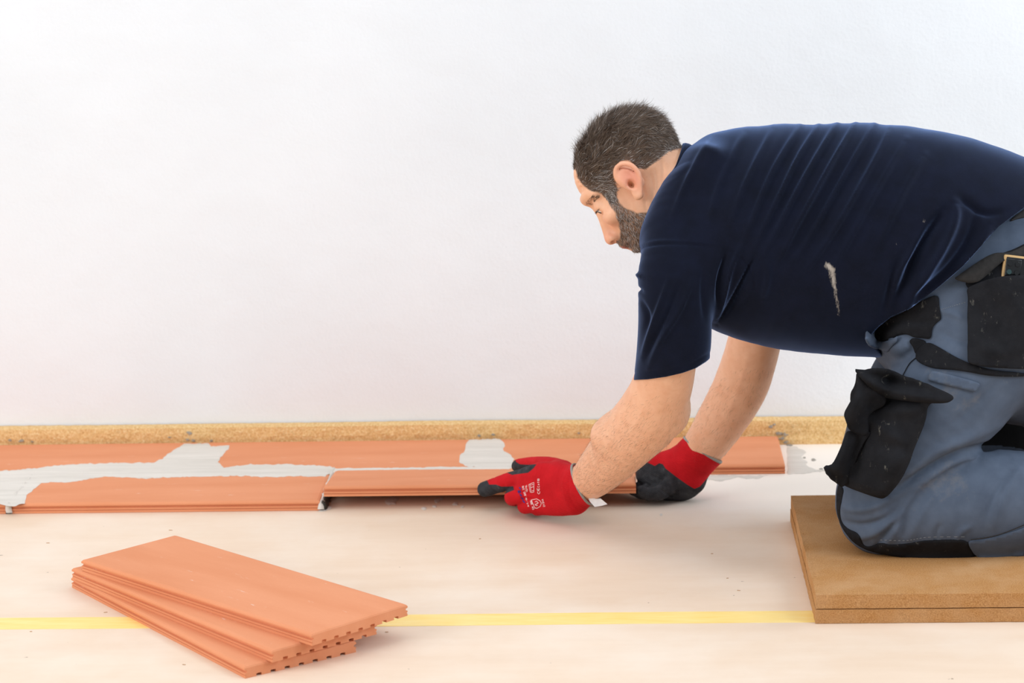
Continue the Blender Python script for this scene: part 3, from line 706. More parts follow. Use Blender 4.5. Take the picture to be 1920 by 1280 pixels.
# flow: from the crown-front backwards and down the sides
fl = np.stack([-0.85+0.5*np.clip((a_-20)/60, 0, 1)*2.0, np.sign(h0[:, 1])*0.15, -0.25-0.5*np.clip((60-b_)/80, 0, 1)], 1)
front = np.clip((a_-18)/35, 0, 1)[:, None]*np.clip((b_-70)/30, 0, 1)[:, None]
fl = fl*(1-front)+np.array([0.25, 0, 0.95])*front
low = np.clip((30-b_)/40, 0, 1)[:, None]*(a_ > -5)[:, None]; fl = fl*(1-low)+np.array([-0.35, 0, -0.9])*low
Dw = fl@HF; cl = fnoise(R0, 180, 11)[:, None]*np.cross(N0, Dw)*1.5; Dw = Dw+cl; Dw -= N0*(Dw*N0).sum(1)[:, None]; Dw /= np.linalg.norm(Dw, axis=1)[:, None]
dd = dh[pick]; short = np.clip(dd/28, 0.0, 1)
L = (0.006+0.021*short*np.clip((b_+5)/70, 0.25, 1))*r.uniform(0.7, 1.25, len(pick))
lift = 0.22+0.30*short+0.35*front[:, 0]
Dw = Dw+N0*lift[:, None]; Dw /= np.linalg.norm(Dw, axis=1)[:, None]
grey = np.clip(0.05+0.72*np.exp(-((a_-28)**2/22**2+(b_-12)**2/30**2))+0.35*np.clip(1-dd/14, 0, 1)*(a_ < -30)+0.04*np.clip((b_-90)/30, 0, 1), 0, 0.85)
strands('hair', R0, N0, Dw, L, np.full(len(pick), 0.00034), hairtint(len(pick), grey, r), M['hair'], 0.55, 4, 0.55)
cand = np.nonzero(db > 0)[0]; pick = r.choice(cand, 13000); R0 = BV[pick]; N0 = BN[pick]; h0 = hl(R0)
Dw = np.array([0.35, 0, -0.95])@HF+fnoise(R0, 300, 4)[:, None]*0.5*HA; Dw = np.broadcast_to(Dw, R0.shape)-N0*(np.broadcast_to(Dw, R0.shape)*N0).sum(1)[:, None]
Dw = Dw/np.linalg.norm(Dw, axis=1)[:, None]+N0*0.45; Dw /= np.linalg.norm(Dw, axis=1)[:, None]
must = (h0[:, 0] > 66) & (h0[:, 2] > -72)
L = r.uniform(0.004, 0.0085, len(pick)); gr = np.where(must, 0.12, 0.50); tt = hairtint(len(pick), gr, r)
strands('beard', R0, N0, Dw, L, np.full(len(pick), 0.00028), tt, M['hair'], 0.6, 3, 0.35)
# eyebrows
eb = pxab([(1096, 372), (1108, 378), (1116, 386), (1122, 395), (1112, 392), (1100, 388), (1094, 380)])
ebm = np.nonzero((bH > 21) & (bH < 32) & (yH > 12) & (yH < 52) & (aH > 50) & onhead)[0]; pick = r.choice(ebm, 1500)
R0 = BV[pick]; N0 = BN[pick]; h0 = hl(R0); Dw = np.column_stack([np.full(len(pick), -0.75), np.sign(h0[:, 1])*0.8, np.full(len(pick), 0.12)])@HF+N0*0.35; Dw /= np.linalg.norm(Dw, axis=1)[:, None]
strands('eyebrows', R0, N0, Dw, r.uniform(0.005, 0.009, len(pick)), np.full(len(pick), 0.0002), hairtint(len(pick), 0.12, r)*0.8, M['hair'], 0.25, 3, 0.2)
# lashes
lh = np.nonzero(((bH-8.0)**2 < 1.6) & (yH > 20) & (yH < 44) & (aH > 62) & onhead)[0]
if len(lh):
    pick = r.choice(lh, 160); R0 = BV[pick]; N0 = BN[pick]; h0 = hl(R0); Dw = np.column_stack([np.full(len(pick), 0.9), np.sign(h0[:, 1])*0.35, np.full(len(pick), -0.35)])@HF; Dw /= np.linalg.norm(Dw, axis=1)[:, None]
    strands('eyelashes', R0, N0, Dw, r.uniform(0.004, 0.007, len(pick)), np.full(len(pick), 0.00022), hairtint(len(pick), 0, r)*0.4, M['hair'], 0.2, 3, 0.0)['kind'] = 'stuff'
# arm hair
py_ = px[:, 1]; arm = (py_ > 690) & (py_ < 925) & (px[:, 0] > 1060) & (px[:, 0] < 1480) & (V[:, 1] < -0.36)
isn = V[:, 1] < -0.60
vis = np.nonzero(arm & ~((px[:, 0] > 1560)))[0]; pick = r.choice(vis, 12000); pick = pick[r.random(len(pick)) < np.where(isn[pick], np.clip((px[pick, 1]-730)/110, 0.04, 1), 0.45)]
R0 = BV[pick]; N0 = BN[pick]; ax = np.where(isn[pick][:, None], np.array([-0.35, 0.35, -0.75]), np.array([-0.25, 0.2, -0.9]))
Dw = ax+fnoise(R0, 200, 8)[:, None]*np.array([0.8, 0, 0.5])+np.array([-0.3, 0, 0.1]); Dw = Dw-N0*(Dw*N0).sum(1)[:, None]; Dw /= np.linalg.norm(Dw, axis=1)[:, None]; Dw += N0*0.35
strands('arm_hair', R0, N0, Dw, r.uniform(0.005, 0.011, len(pick)), np.full(len(pick), 0.00010), hairtint(len(pick), 0.0, r)*1.0, M['hair'], 0.7, 3, 0.25)['kind'] = 'stuff'
strands_body = man.children[-1]

# ------------------------------------------------------------------ navy t-shirt
SP = [(1330, 402, -.79, 128, 175), (1390, 430, -.79, 188, 204), (1480, 444, -.79, 210, 208), (1580, 449, -.79, 218, 206), (1670, 454, -.79, 219, 202), (1760, 470, -.79, 218, 198), (1860, 504, -.79, 216, 196), (1960, 560, -.79, 212, 196), (2040, 610, -.79, 208, 196)]
SL_N = [(1330, 425, -.84, 110, 92), (1285, 500, -.92, 86, 80), (1267, 570, -.94, 71, 73), (1264, 640, -.935, 69, 70), (1258, 700, -.92, 68, 68), (1250, 775, -.90, 70, 68)]
SL_F = [(1350, 420, -.74, 100, 80), (1390, 480, -.65, 78, 72), (1415, 560, -.60, 66, 66), (1415, 640, -.57, 62, 62)]
shirt = Sdf(); shirt.tube(nodes(SP), 0.03)
shirt.plane(onY(1252, 370, -.79), -0.93*RT+0.36*UP, 0.035)
shirt.tube(nodes(SL_N), 0.030)
shirt.tube(nodes([(1300, 330, -.79, 40, 150), (1275, 385, -.82, 44, 135), (1262, 440, -.87, 56, 90)]), 0.03)
shirt.tube(nodes([(1350, 430, -.74, 90, 80), (1392, 490, -.67, 72, 72), (1412, 545, -.63, 60, 62)]), 0.03)
V, Q = surface(shirt, (0.15, -1.10, 0.28), (1.22, -0.46, 0.98), 0.0030)
V = relax(V, Q, 1); print('shirt', len(V))
px = proj(V)
# cut the hem and the sleeve end
HEM = [(2100, 150), (1990, 310), (1920, 389), (1873, 424), (1805, 499), (1757, 540), (1710, 576), (1671, 594), (1648, 612), (1634, 627), (1637, 645), (1654, 668), (1660, 684), (1650, 760), (1400, 1100), (2300, 1100), (2300, 100)]
SLE = [(1100, 700), (1189, 712), (1215, 711), (1250, 706), (1280, 699), (1305, 690), (1324, 678), (1333, 670), (1338, 655), (1345, 640), (1345, 800), (1100, 800)]
ch = sdpoly(HEM, px[:, 0], px[:, 1]); cs = sdpoly(SLE, px[:, 0], px[:, 1]); cc = np.maximum(ch, np.where(V[:, 1] < -0.75, cs, np.where(px[:, 0] < 1345, cs, -99)))
V, Q, used = drop(V, Q, (cc[Q].max(1) > 1.5)); px = px[used]; Nn = vnormals(V, Q)
FO = [  # (points, width px, height m): folds running from the back down to the armpit and flank
 ([(1500, 236), (1470, 285), (1440, 340), (1415, 400), (1395, 450)], 7, .0045), ([(1535, 232), (1500, 290), (1470, 350), (1440, 410), (1412, 470)], 6, .0045),
 ([(1570, 230), (1540, 280), (1500, 350), (1462, 420), (1430, 480)], 7, .0050), ([(1605, 229), (1570, 290), (1530, 360), (1490, 430), (1455, 500)], 6, .0050),
 ([(1640, 232), (1600, 300), (1560, 370), (1520, 440), (1480, 500)], 7, .0045), ([(1670, 240), (1635, 310), (1590, 390), (1545, 460), (1500, 520)], 7, .0040),
 ([(1700, 262), (1660, 330), (1620, 400), (1580, 470), (1550, 520)], 8, .0035), ([(1735, 290), (1700, 350), (1665, 420), (1640, 480)], 9, .0030),
 ([(1330, 262), (1305, 310), (1280, 360), (1260, 410)], 8, .0025), ([(1400, 245), (1370, 300), (1345, 360), (1330, 420)], 9, .0028), ([(1450, 240), (1420, 300), (1392, 360), (1370, 420)], 7, .0030),
 ([(1395, 450), (1372, 500), (1358, 550), (1345, 600)], 6, .005), ([(1415, 480), (1395, 520), (1370, 570), (1345, 608)], 5, -.006), ([(1435, 480), (1440, 520), (1430, 560)], 8, .003),
 ([(1362, 470), (1350, 520), (1346, 570)], 5, -.005),
 ([(1790, 380), (1790, 410), (1775, 450), (1745, 500), (1715, 545), (1690, 590)], 12, .010), ([(1770, 395), (1745, 430), (1720, 470), (1700, 520), (1680, 570)], 10, -.010), ([(1830, 400), (1820, 440), (1790, 490), (1750, 530), (1700, 560)], 10, -.006),
 ([(1735, 430), (1712, 470), (1690, 500), (1675, 540)], 9, .006), ([(1860, 420), (1830, 470), (1790, 510)], 8, .004), ([(1690, 480), (1672, 530), (1656, 590)], 9, -.004), ([(1800, 370), (1820, 385), (1850, 400), (1885, 395)], 9, -.004),
 ([(1255, 520), (1238, 570), (1220, 620), (1203, 670)], 6, .0030), ([(1300, 520), (1275, 580), (1245, 630), (1215, 690)], 6, .0035), ([(1275, 530), (1255, 580), (1230, 630), (1208, 675)], 5, -.0025), ([(1320, 500), (1318, 550), (1322, 600)], 7, -.002), ([(1200, 560), (1215, 590), (1210, 620)], 6, -.002),
 ([(1190, 478), (1196, 468), (1210, 462), (1250, 457), (1300, 459), (1345, 464)], 3.2, -.0010), ([(1193, 472), (1210, 457), (1250, 452), (1300, 454), (1345, 459)], 4, .0006),
 ([(1187, 500), (1192, 512), (1205, 520)], 5, .003), ([(1190, 530), (1194, 540), (1206, 548)], 4, -.003),
 ([(1345, 464), (1385, 480), (1408, 510), (1412, 545), (1380, 580)], 2.5, -.0012)]
d = folds(px, [(c[0], c[1]*0.8, c[2]*2.1) for c in FO])
# soft irregular creasing with the same lean
u = (px[:, 0]*0.80+px[:, 1]*0.60); vv = (-px[:, 0]*0.6+px[:, 1]*0.8)
wrp = fnoise(V, 14, 21)*26+fnoise(V, 34, 22)*10
env = np.exp(-((px[:, 1]-350)/130)**2)*np.exp(-((px[:, 0]-1560)/170)**2)
d += env*(np.sin((u+wrp)/9.5)*0.0020+np.sin((u+wrp*1.4)/16)*0.0026)+fnoise(V, 38, 23)*0.0016+fnoise(V, 90, 24)*0.0005
# hem stitching line of the sleeve
cs2 = polydist([(1189, 700), (1250, 694), (1300, 680), (1333, 660)], px[:, 0], px[:, 1], False); d += -0.0008*np.exp(-(cs2/2.2)**2)*(px[:, 0] < 1336)
V = V+Nn*d[:, None]
for _ in range(2): V = relax(V, Q, 1, 0.4)
# settle the cut edges onto the cut lines
px = proj(V); E = np.sort(np.concatenate([Q[:, [i, (i+1) % 4]] for i in range(4)]), 1); key, cnt = np.unique(E, axis=0, return_counts=True); be = np.unique(key[cnt == 1])
def settle(V, idx, poly, tol=6):
    q = proj(V[idx]); f0 = sdpoly(poly, q[:, 0], q[:, 1]); e = 0.5
    gx = (sdpoly(poly, q[:, 0]+e, q[:, 1])-f0)/e; gy = (sdpoly(poly, q[:, 0], q[:, 1]+e)-f0)/e; m = (np.abs(f0) < tol)
    mv = -(f0*m)[:, None]*np.stack([gx, gy], 1); V[idx] += (mv[:, :1]*RT-mv[:, 1:]*UP)*mpp(V[idx].mean(0)); return V
bn = key[cnt == 1]
for _ in range(4):
    V = settle(V, be, HEM); V = settle(V, be, SLE); acc = V.copy(); c_ = np.ones(len(V))
    for a_i, b_i in ((0, 1), (1, 0)): np.add.at(acc, bn[:, a_i], V[bn[:, b_i]]); np.add.at(c_, bn[:, a_i], 1)
    V[be] = (acc/c_[:, None])[be]
V = settle(V, be, HEM); V = settle(V, be, SLE)
me = mesh('t_shirt', V, Q)
tn = NT('navy_cotton', 0.92, 0.12); h = tn.noise(900, 2, 0.6); f = tn.noise(26, 4, 0.6)
c = tn.ramp(f, [(0.3, srgb(12, 15, 27)), (0.7, srgb(16, 20, 36))]); c = tn.mix(tn.step(tn.noise(230, 3, 0.7), 0.74, 0.82), c, srgb(80, 84, 96))
smr = polydist([(1551, 496), (1560, 505), (1563, 530), (1566, 545), (1571, 575), (1573, 590)], px[:, 0], px[:, 1], False)
wdt = np.interp(px[:, 1], [494, 505, 520, 545, 590], [5, 7, 6, 3.2, 1.4])
sm = (wdt-smr)*(V[:, 1] < -0.8)-99*(V[:, 1] >= -0.8); sm = np.maximum(sm, -20)
for (cx, cy, rr) in [(1682, 458, 4), (1733, 414, 5), (1655, 470, 3)]: sm = np.maximum(sm, (rr-np.hypot(px[:, 0]-cx, px[:, 1]-cy)-3)*(V[:, 1] < -0.8)-20*(V[:, 1] >= -0.8))
setattr_f(me, 'smear', sm+8)
k = tn.step(tn.math('ADD', tn.attr('smear').outputs['Fac'], tn.math('MULTIPLY', tn.noise(190, 5, 0.75, stretch=(1.6, 1, 0.5)), 16.0)), 15.5, 20.5)
c = tn.mix(tn.math('MULTIPLY', k, 0.75), c, srgb(190, 180, 168)); tn.color(c); tn.bump(h, 0.25, 0.0008); tn.b.inputs['Sheen Weight'].default_value = 0.65; tn.b.inputs['Sheen Roughness'].default_value = 0.35; tn.b.inputs['Sheen Tint'].default_value = (0.34, 0.52, 1.0, 1)
M['navy'] = tn.m
so = link('t_shirt', me, M['navy'], None, True); keep_parent(so, man); md = so.modifiers.new('cloth', 'SOLIDIFY'); md.thickness = 0.0018; md.offset = -1
# collar rib around the neck
ring = []
nC = onY(1250, 372, -.79); axn = -(-0.93*RT+0.36*UP)*-1; axn = axn/np.linalg.norm(axn); e1 = np.array([0, 1., 0]); e1 -= axn*(e1@axn); e1 /= np.linalg.norm(e1); e2 = np.cross(axn, e1)
V = []; F = []; n = 64; m = 10
for i in range(n):
    a = i/n*2*math.pi; cpt = nC+(e1*math.cos(a)*0.080+e2*math.sin(a)*0.098)
    out = (e1*math.cos(a)+e2*math.sin(a))
    for j in range(m):
        b = j/m*2*math.pi; V.append(cpt+out*math.cos(b)*0.0045+axn*(math.sin(b)*0.011-0.002))
F = [(i*m+j, ((i+1) % n)*m+j, ((i+1) % n)*m+(j+1) % m, i*m+(j+1) % m) for i in range(n) for j in range(m)]
keep_parent(link('collar', mesh('collar', V, F), M['navy'], so, True), so)

# ------------------------------------------------------------------ work trousers
tr = Sdf()
def grow(L, k): return [(a, b, y, r+k, q+k) for a, b, y, r, q in L]
TTH = [(1925, 590, -.85, 140, 120), (1838, 668, -.90, 122, 114), (1752, 772, -.93, 113, 104), (1690, 862, -.945, 102, 95), (1655, 930, -.95, 88, 86)]
TSH = [(1655, 956, -.95, 84, 84), (1720, 952, -.95, 94, 92), (1800, 946, -.95, 101, 96), (1870, 944, -.95, 103, 95), (1960, 940, -.95, 88, 84), (2060, 945, -.95, 66, 64)]
tr.tube(nodes(TTH), 0.02); tr.tube(nodes(TSH), 0.012)
tr.tube(nodes(far(TTH)), 0.02); tr.tube(nodes(far(TSH)), 0.012)
tr.tube(nodes([(1735, 560, -.79, 125, 175), (1800, 560, -.79, 190, 190), (1890, 580, -.79, 205, 190), (1990, 625, -.79, 190, 188)]), 0.03)
tr.tube(nodes([(1650, 636, -.82, 17, 165), (1672, 620, -.80, 34, 170), (1705, 600, -.80, 66, 165), (1760, 590, -.80, 110, 178)]), 0.012)
V, Q = surface(tr, (0.5, -1.10, 0.046), (1.25, -0.48, 0.90), 0.0032)
V = relax(V, Q, 1); print('trousers', len(V)); px = proj(V); Nn = vnormals(V, Q)
TF = [([(1915, 800), (1860, 835), (1800, 850), (1740, 880), (1700, 905), (1665, 930)], 7, -.012), ([(1890, 790), (1820, 820), (1750, 850), (1690, 900)], 10, .006),
 ([(1870, 862), (1800, 860), (1740, 895), (1700, 950), (1675, 1000), (1650, 1030)], 9, .007), ([(1735, 900), (1700, 960), (1690, 1010)], 7, -.006), ([(1572, 950), (1610, 955), (1650, 945), (1690, 915)], 8, .006), ([(1575, 975), (1610, 985), (1655, 975), (1690, 950)], 6, -.006), ([(1585, 1000), (1620, 1005), (1655, 990), (1680, 960)], 7, .005),
 ([(1700, 1020), (1730, 960), (1760, 910)], 8, .004), ([(1640, 1030), (1660, 1000), (1690, 970)], 5, -.006), ([(1765, 980), (1755, 1000), (1752, 1025)], 5, -.004), ([(1790, 1025), (1800, 1000), (1822, 985)], 6, .004),
 ([(1920, 870), (1890, 910), (1870, 960), (1860, 1000)], 10, .005), ([(1900, 880), (1872, 920), (1850, 970)], 7, -.004), ([(1860, 845), (1830, 850), (1815, 880)], 7, .004),
 ([(1900, 740), (1840, 800), (1780, 840)], 12, .004), ([(1880, 700), (1830, 760), (1780, 800)], 9, -.003), ([(1760, 620), (1800, 640), (1850, 640)], 7, -.003), ([(1745, 575), (1790, 590), (1810, 600)], 6, .003)]
d = folds(px, TF)*(V[:, 1] < -0.79)+fnoise(V, 30, 31)*0.0022+fnoise(V, 75, 32)*0.0009
wl = sdpoly([(1600, 470), (1760, 530), (1890, 660), (2050, 800), (2300, 600), (2300, 300), (1700, 300)], px[:, 0], px[:, 1])
d -= 0.0
Pn = V+Nn*d[:, None]; Pn[:, 2] = np.maximum(Pn[:, 2], 0.0505); V = Pn
# the waistband opens behind the shirt hem
px = proj(V); WB = [(1500, 300), (1600, 560), (1655, 545), (1730, 480), (1820, 390), (1900, 330), (1990, 270), (1990, 200), (1500, 200)]
cw = sdpoly(WB, px[:, 0], px[:, 1]); V, Q, used = drop(V, Q, cw[Q].max(1) > 1.5); px = px[used]
V = relax(V, Q, 1, 0.4)
me = mesh('trousers', V, Q); TV, TQ = V, Q
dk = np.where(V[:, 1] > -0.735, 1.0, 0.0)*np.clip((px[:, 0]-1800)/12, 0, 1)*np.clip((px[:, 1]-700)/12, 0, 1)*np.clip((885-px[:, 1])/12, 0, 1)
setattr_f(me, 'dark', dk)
tn = NT('grey_blue_stretch_cloth', 0.85, 0.2); h = tn.noise(800, 2, 0.6); f = tn.noise(22, 4, 0.6)
c = tn.ramp(f, [(0.3, srgb(72, 82, 98)), (0.7, srgb(86, 97, 114))]); c = tn.mix(tn.math('MULTIPLY', tn.step(tn.noise(13, 5, 0.7), 0.60, 0.75), 0.3), c, srgb(136, 128, 118))
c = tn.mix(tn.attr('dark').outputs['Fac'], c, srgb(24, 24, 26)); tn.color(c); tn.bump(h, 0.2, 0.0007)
M['trouser'] = tn.m
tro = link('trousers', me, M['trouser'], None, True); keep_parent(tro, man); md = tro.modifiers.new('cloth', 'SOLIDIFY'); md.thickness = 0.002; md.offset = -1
tn = NT('black_canvas', 0.9, 0.15); h = tn.noise(900, 2, 0.6); f = tn.noise(30, 5, 0.65)
c = tn.ramp(f, [(0.3, srgb(22, 22, 25)), (0.75, srgb(34, 34, 37))]); c = tn.mix(tn.math('MULTIPLY', tn.step(tn.noise(48, 5, 0.75, stretch=(1.3, 1, 0.6)), 0.62, 0.74), 0.5), c, srgb(140, 136, 126))
tn.color(c); tn.bump(h, 0.35, 0.0009); M['black'] = tn.m
M['black2'] = simple('worn_black_cloth', srgb(42, 40, 39), 0.9, 0.2, 120, 0.4, 0.0008)
M['stitch'] = simple('pale_stitching', srgb(120, 122, 124), 0.9, 0.2, 200)

# ------------------------------------------------------------------ sewn panels and pockets draped on the cloth
tv = [Vector(p) for p in TV.tolist()]; TB = BVHTree.FromPolygons(tv, TQ.tolist())
def drape(name, poly, off=0.003, th=0.0025, step=5, mat='black', relief=None, base_y=None, smooth=8, parent=None, curl=0.0, target=None, under=0.0):
    """cloth cut to an outline seen from the side, resting on the surface below it"""
    poly = np.array(poly, float)
    for _ in range(2): poly = np.stack([poly*0.78+np.roll(poly, -1, 0)*0.22, poly*0.22+np.roll(poly, -1, 0)*0.78], 1).reshape(-1, 2)
    P2, F = fill2d(poly, step); n = len(P2); dep = np.full(n, np.nan)
    for i, (x, y) in enumerate(P2):
        d = ray(x, y); dn = d/np.linalg.norm(d); h = (target or TB).ray_cast(Vector(CAM), Vector(dn))
        if h[0] is not None: dep[i] = (np.array(h[0])-CAM)@FW
    if base_y is not None:
        lim = (onY(1650, 800, base_y)-CAM)@FW+0.085; dep[dep > lim] = np.nan
        for i in np.nonzero(np.isnan(dep))[0]: dep[i] = (onY(P2[i, 0], P2[i, 1], base_y)-CAM)@FW
    bad = np.isnan(dep); good = np.nonzero(~bad)[0]
    for i in np.nonzero(bad)[0]:
        q = P2[good]-P2[i]; dd = np.hypot(q[:, 0], q[:, 1]); j = good[np.argmin(dd)]; dep[i] = dep[j]+0.0004*dd.min()
    if base_y is None: med = np.median(dep); dep = np.minimum(dep, med+0.10)
    nb = [set() for _ in range(n)]
    for f_ in F:
        for a in f_: nb[a].update(f_)
    nb = [np.array(list(s), int) if s else np.array([i]) for i, s in enumerate(nb)]; base = dep.copy()
    for _ in range(smooth): dep = np.array([dep[s].mean() for s in nb])
    dep = np.minimum(dep, base+0.0005) if not curl else dep
    e = sdpoly(poly, P2[:, 0], P2[:, 1]); dep = dep-off
    if relief is not None: dep = dep-relief(P2, e)
    Vw = np.array([CAM+ray(x, y)*z for (x, y), z in zip(P2, dep)])
    o = link(name, mesh(name, Vw, [f_ if True else f_ for f_ in F]), M[mat], None, True)
    bm = bmesh.new(); bm.from_mesh(o.data); bmesh.ops.recalc_face_normals(bm, faces=bm.faces); c_ = Vector((0, 0, 0))
    if sum((f_.normal.dot(Vector(FW)) for f_ in bm.faces)) > 0: bmesh.ops.reverse_faces(bm, faces=bm.faces)
    bm.to_mesh(o.data); bm.free()
    md = o.modifiers.new('cloth', 'SOLIDIFY'); md.thickness = th; md.offset = -1
    keep_parent(o, parent or tro); return o
def wav(curves): return lambda P, e: folds(P, curves)
HOLS = [(1812, 540), (1816, 560), (1814, 590), (1815, 620), (1814, 668), (1816, 682), (1860, 690), (1960, 692), (2060, 680), (2060, 500), (1990, 508), (1925, 515), (1880, 517), (1850, 524), (1830, 532)]
drape('pocket_lining', [(1812, 540), (1850, 560), (1990, 560), (1990, 440), (1935, 450), (1890, 472), (1850, 480), (1810, 520)], 0.003, 0.002, mat='black')
drape('holster_pocket', HOLS, 0.010, 0.003, relief=lambda P, e: 0.014*np.exp(-((P[:, 0]-1900)/45)**2-((P[:, 1]-520)/45)**2)+folds(P, [([(1860, 530), (1900, 570), (1930, 640)], 20, .006), ([(1830, 640), (1870, 660), (1920, 650)], 12, .004), ([(1820, 560), (1845, 600), (1850, 650)], 9, -.003)]))
drape('pocket_edge', [(1788, 522), (1800, 514), (1825, 496), (1850, 480), (1868, 473), (1890, 474), (1910, 466), (1935, 452), (1990, 440), (1990, 452), (1930, 476), (1905, 484), (1885, 486), (1868, 500), (1850, 516), (1835, 528), (1818, 531), (1800, 527)], 0.013, 0.003, mat='black2', relief=wav([([(1795, 520), (1830, 510), (1870, 485)], 8, .004)]))
drape('waist_panel', [(1633, 625), (1652, 604), (1690, 588), (1712, 572), (1760, 548), (1762, 580), (1766, 598), (1756, 604), (1748, 615), (1746, 636), (1728, 634), (1712, 632), (1700, 626), (1684, 628), (1672, 636), (1655, 642), (1640, 640)], 0.004, 0.002, base_y=-0.93, smooth=4, curl=1, relief=wav([([(1650, 630), (1690, 615), (1740, 612)], 9, .006), ([(1690, 600), (1730, 606), (1760, 595)], 5, -.004)]))
drape('waistband', [(1624, 628), (1628, 612), (1642, 616), (1639, 630), (1645, 639), (1658, 641), (1674, 635), (1684, 629), (1681, 640), (1669, 652), (1662, 662), (1650, 655), (1634, 650), (1626, 640)], 0.012, 0.003, mat='trouser', base_y=-0.97, smooth=4, curl=1)
drape('hip_panel', [(1716, 664), (1722, 652), (1740, 640), (1760, 650), (1790, 668), (1820, 682), (1860, 694), (1930, 700), (1930, 706), (1860, 706), (1800, 694), (1745, 690), (1718, 676)], 0.004, 0.002)
drape('fly_tab', [(1712, 632), (1740, 640), (1722, 660), (1716, 664), (1712, 650), (1704, 640)], 0.003, 0.002)
drape('id_patch', [(1744, 698), (1750, 694), (1834, 716), (1838, 722), (1830, 734), (1822, 733), (1742, 714), (1740, 708)], 0.0035, 0.002, mat='trouser')
# thigh pocket: body, flaps and fold
PB = [(1606, 692), (1640, 698), (1660, 690), (1700, 712), (1740, 728), (1770, 742), (1768, 752), (1740, 756), (1736, 790), (1712, 846), (1708, 862), (1690, 900), (1660, 936), (1640, 932), (1590, 914), (1575, 905), (1572, 870), (1590, 830), (1600, 790), (1592, 740), (1604, 720)]
cp = drape('cargo_pocket', PB, 0.018, 0.012, base_y=-1.0, smooth=14, curl=1, relief=lambda P, e: 0.012*np.clip(e/14, 0, 1)+folds(P, [([(1630, 760), (1670, 750), (1730, 735)], 9, -.012), ([(1620, 780), (1650, 800), (1700, 840)], 12, .008), ([(1625, 800), (1612, 850), (1600, 900)], 7, -.012), ([(1640, 840), (1680, 835), (1710, 850)], 10, -.004), ([(1640, 770), (1700, 770), (1730, 760)], 12, .009), ([(1650, 900), (1670, 870), (1700, 855)], 14, .006)]))
drape('pocket_flap', [(1603, 691), (1608, 692), (1640, 694), (1652, 688), (1700, 706), (1745, 722), (1786, 740), (1789, 748), (1776, 756), (1740, 756), (1700, 752), (1660, 746), (1640, 736), (1620, 716), (1606, 700)], 0.042, 0.004, base_y=-1.0, smooth=14, curl=1, relief=wav([([(1608, 696), (1640, 722), (1690, 738), (1780, 750)], 8, .016), ([(1620, 696), (1660, 710), (1740, 730)], 7, -.012), ([(1650, 712), (1670, 722)], 6, -.008)]), parent=tro)
drape('pocket_flap', [(1608, 700), (1620, 716), (1640, 732), (1662, 744), (1660, 760), (1638, 770), (1626, 782), (1630, 808), (1622, 818), (1604, 812), (1592, 806), (1586, 790), (1581, 776), (1592, 756), (1602, 740), (1606, 720)], 0.046, 0.004, base_y=-1.0, smooth=14, curl=1, mat='black', relief=wav([([(1614, 730), (1604, 760), (1596, 800)], 12, .014), ([(1640, 745), (1625, 765), (1620, 790)], 6, -.010), ([(1612, 760), (1624, 772), (1622, 800)], 5, .008)]), parent=tro)
drape('pocket_side', [(1590, 806), (1604, 810), (1622, 806), (1634, 812), (1618, 830), (1606, 850), (1598, 880), (1590, 906), (1578, 914), (1572, 908), (1558, 896), (1549, 884), (1545, 876), (1552, 875), (1562, 868), (1572, 848), (1582, 824)], 0.040, 0.005, base_y=-1.0, smooth=14, curl=1, relief=wav([([(1592, 820), (1580, 860), (1570, 895)], 12, .014), ([(1615, 815), (1600, 850), (1592, 895)], 5, -.012), ([(1547, 878), (1560, 890), (1575, 905)], 6, -.008)]), parent=tro)
# knee reinforcement along the shin and the knee cap edge
drape('knee_patch', [(1572, 905), (1582, 916), (1578, 935), (1574, 960), (1578, 980), (1590, 992), (1606, 998), (1613, 1008), (1618, 1022), (1630, 1026), (1650, 1017), (1670, 1022), (1700, 1020), (1730, 1014), (1770, 1012), (1815, 1013), (1820, 1030), (1830, 1046), (1842, 1052), (1800, 1052), (1740, 1050), (1680, 1044), (1630, 1034), (1600, 1018), (1578, 990), (1568, 960), (1568, 925)], 0.0025, 0.002, smooth=2)
drape('hem_panel', [(1815, 1014), (1850, 1012), (1890, 1000), (1925, 988), (2010, 950), (2020, 1010), (1925, 1042), (1880, 1050), (1842, 1051), (1828, 1040), (1818, 1026)], 0.0030, 0.002, mat='trouser', smooth=2)

# stitched seams as thin raised threads
def seam(pts, off=0.003, mat='stitch', r_=0.0006, dash=None, parent=None, target=None):
    P = spline(pts, 12); W = []
    for x, y in P:
        dn = ray(x, y); dn = dn/np.linalg.norm(dn); h = (target or TB).ray_cast(Vector(CAM), Vector(dn))
        if h[0] is not None: W.append(np.array(h[0])-dn*off)
    V = []; F = []
    for i in range(len(W)-1):
        if dash and i % 2: continue
        a, b = W[i], W[i+1]
        if np.linalg.norm(b-a) > 0.03: continue
        d_ = (b-a)/(np.linalg.norm(b-a)+1e-9); s_ = np.cross(d_, FW); s_ /= np.linalg.norm(s_); k = len(V)
        for p in (a, b):
            V += [p-s_*r_, p-FW*r_, p+s_*r_]
        F += [(k, k+1, k+4, k+3), (k+1, k+2, k+5, k+4)]
    if V: keep_parent(link('seam', mesh('seam', V, F), M[mat]), parent or tro)
seam([(1692, 705), (1705, 682), (1718, 670)], 0.003, 'black', 0.0009)
seam([(1765, 580), (1785, 574), (1812, 566)], 0.003, 'stitch', 0.0004, True)
seam([(1650, 1012), (1700, 1013), (1740, 1007), (1815, 1006)], 0.004, 'stitch', 0.0004, True)
seam([(1820, 1012), (1870, 1003), (1925, 982)], 0.004, 'black2', 0.0008)

# belt peeking out above the waistband
drape('belt', [(1893, 414), (1905, 402), (1920, 393), (1990, 330), (2000, 350), (1930, 404), (1908, 408)], 0.006, 0.003, mat='black2')

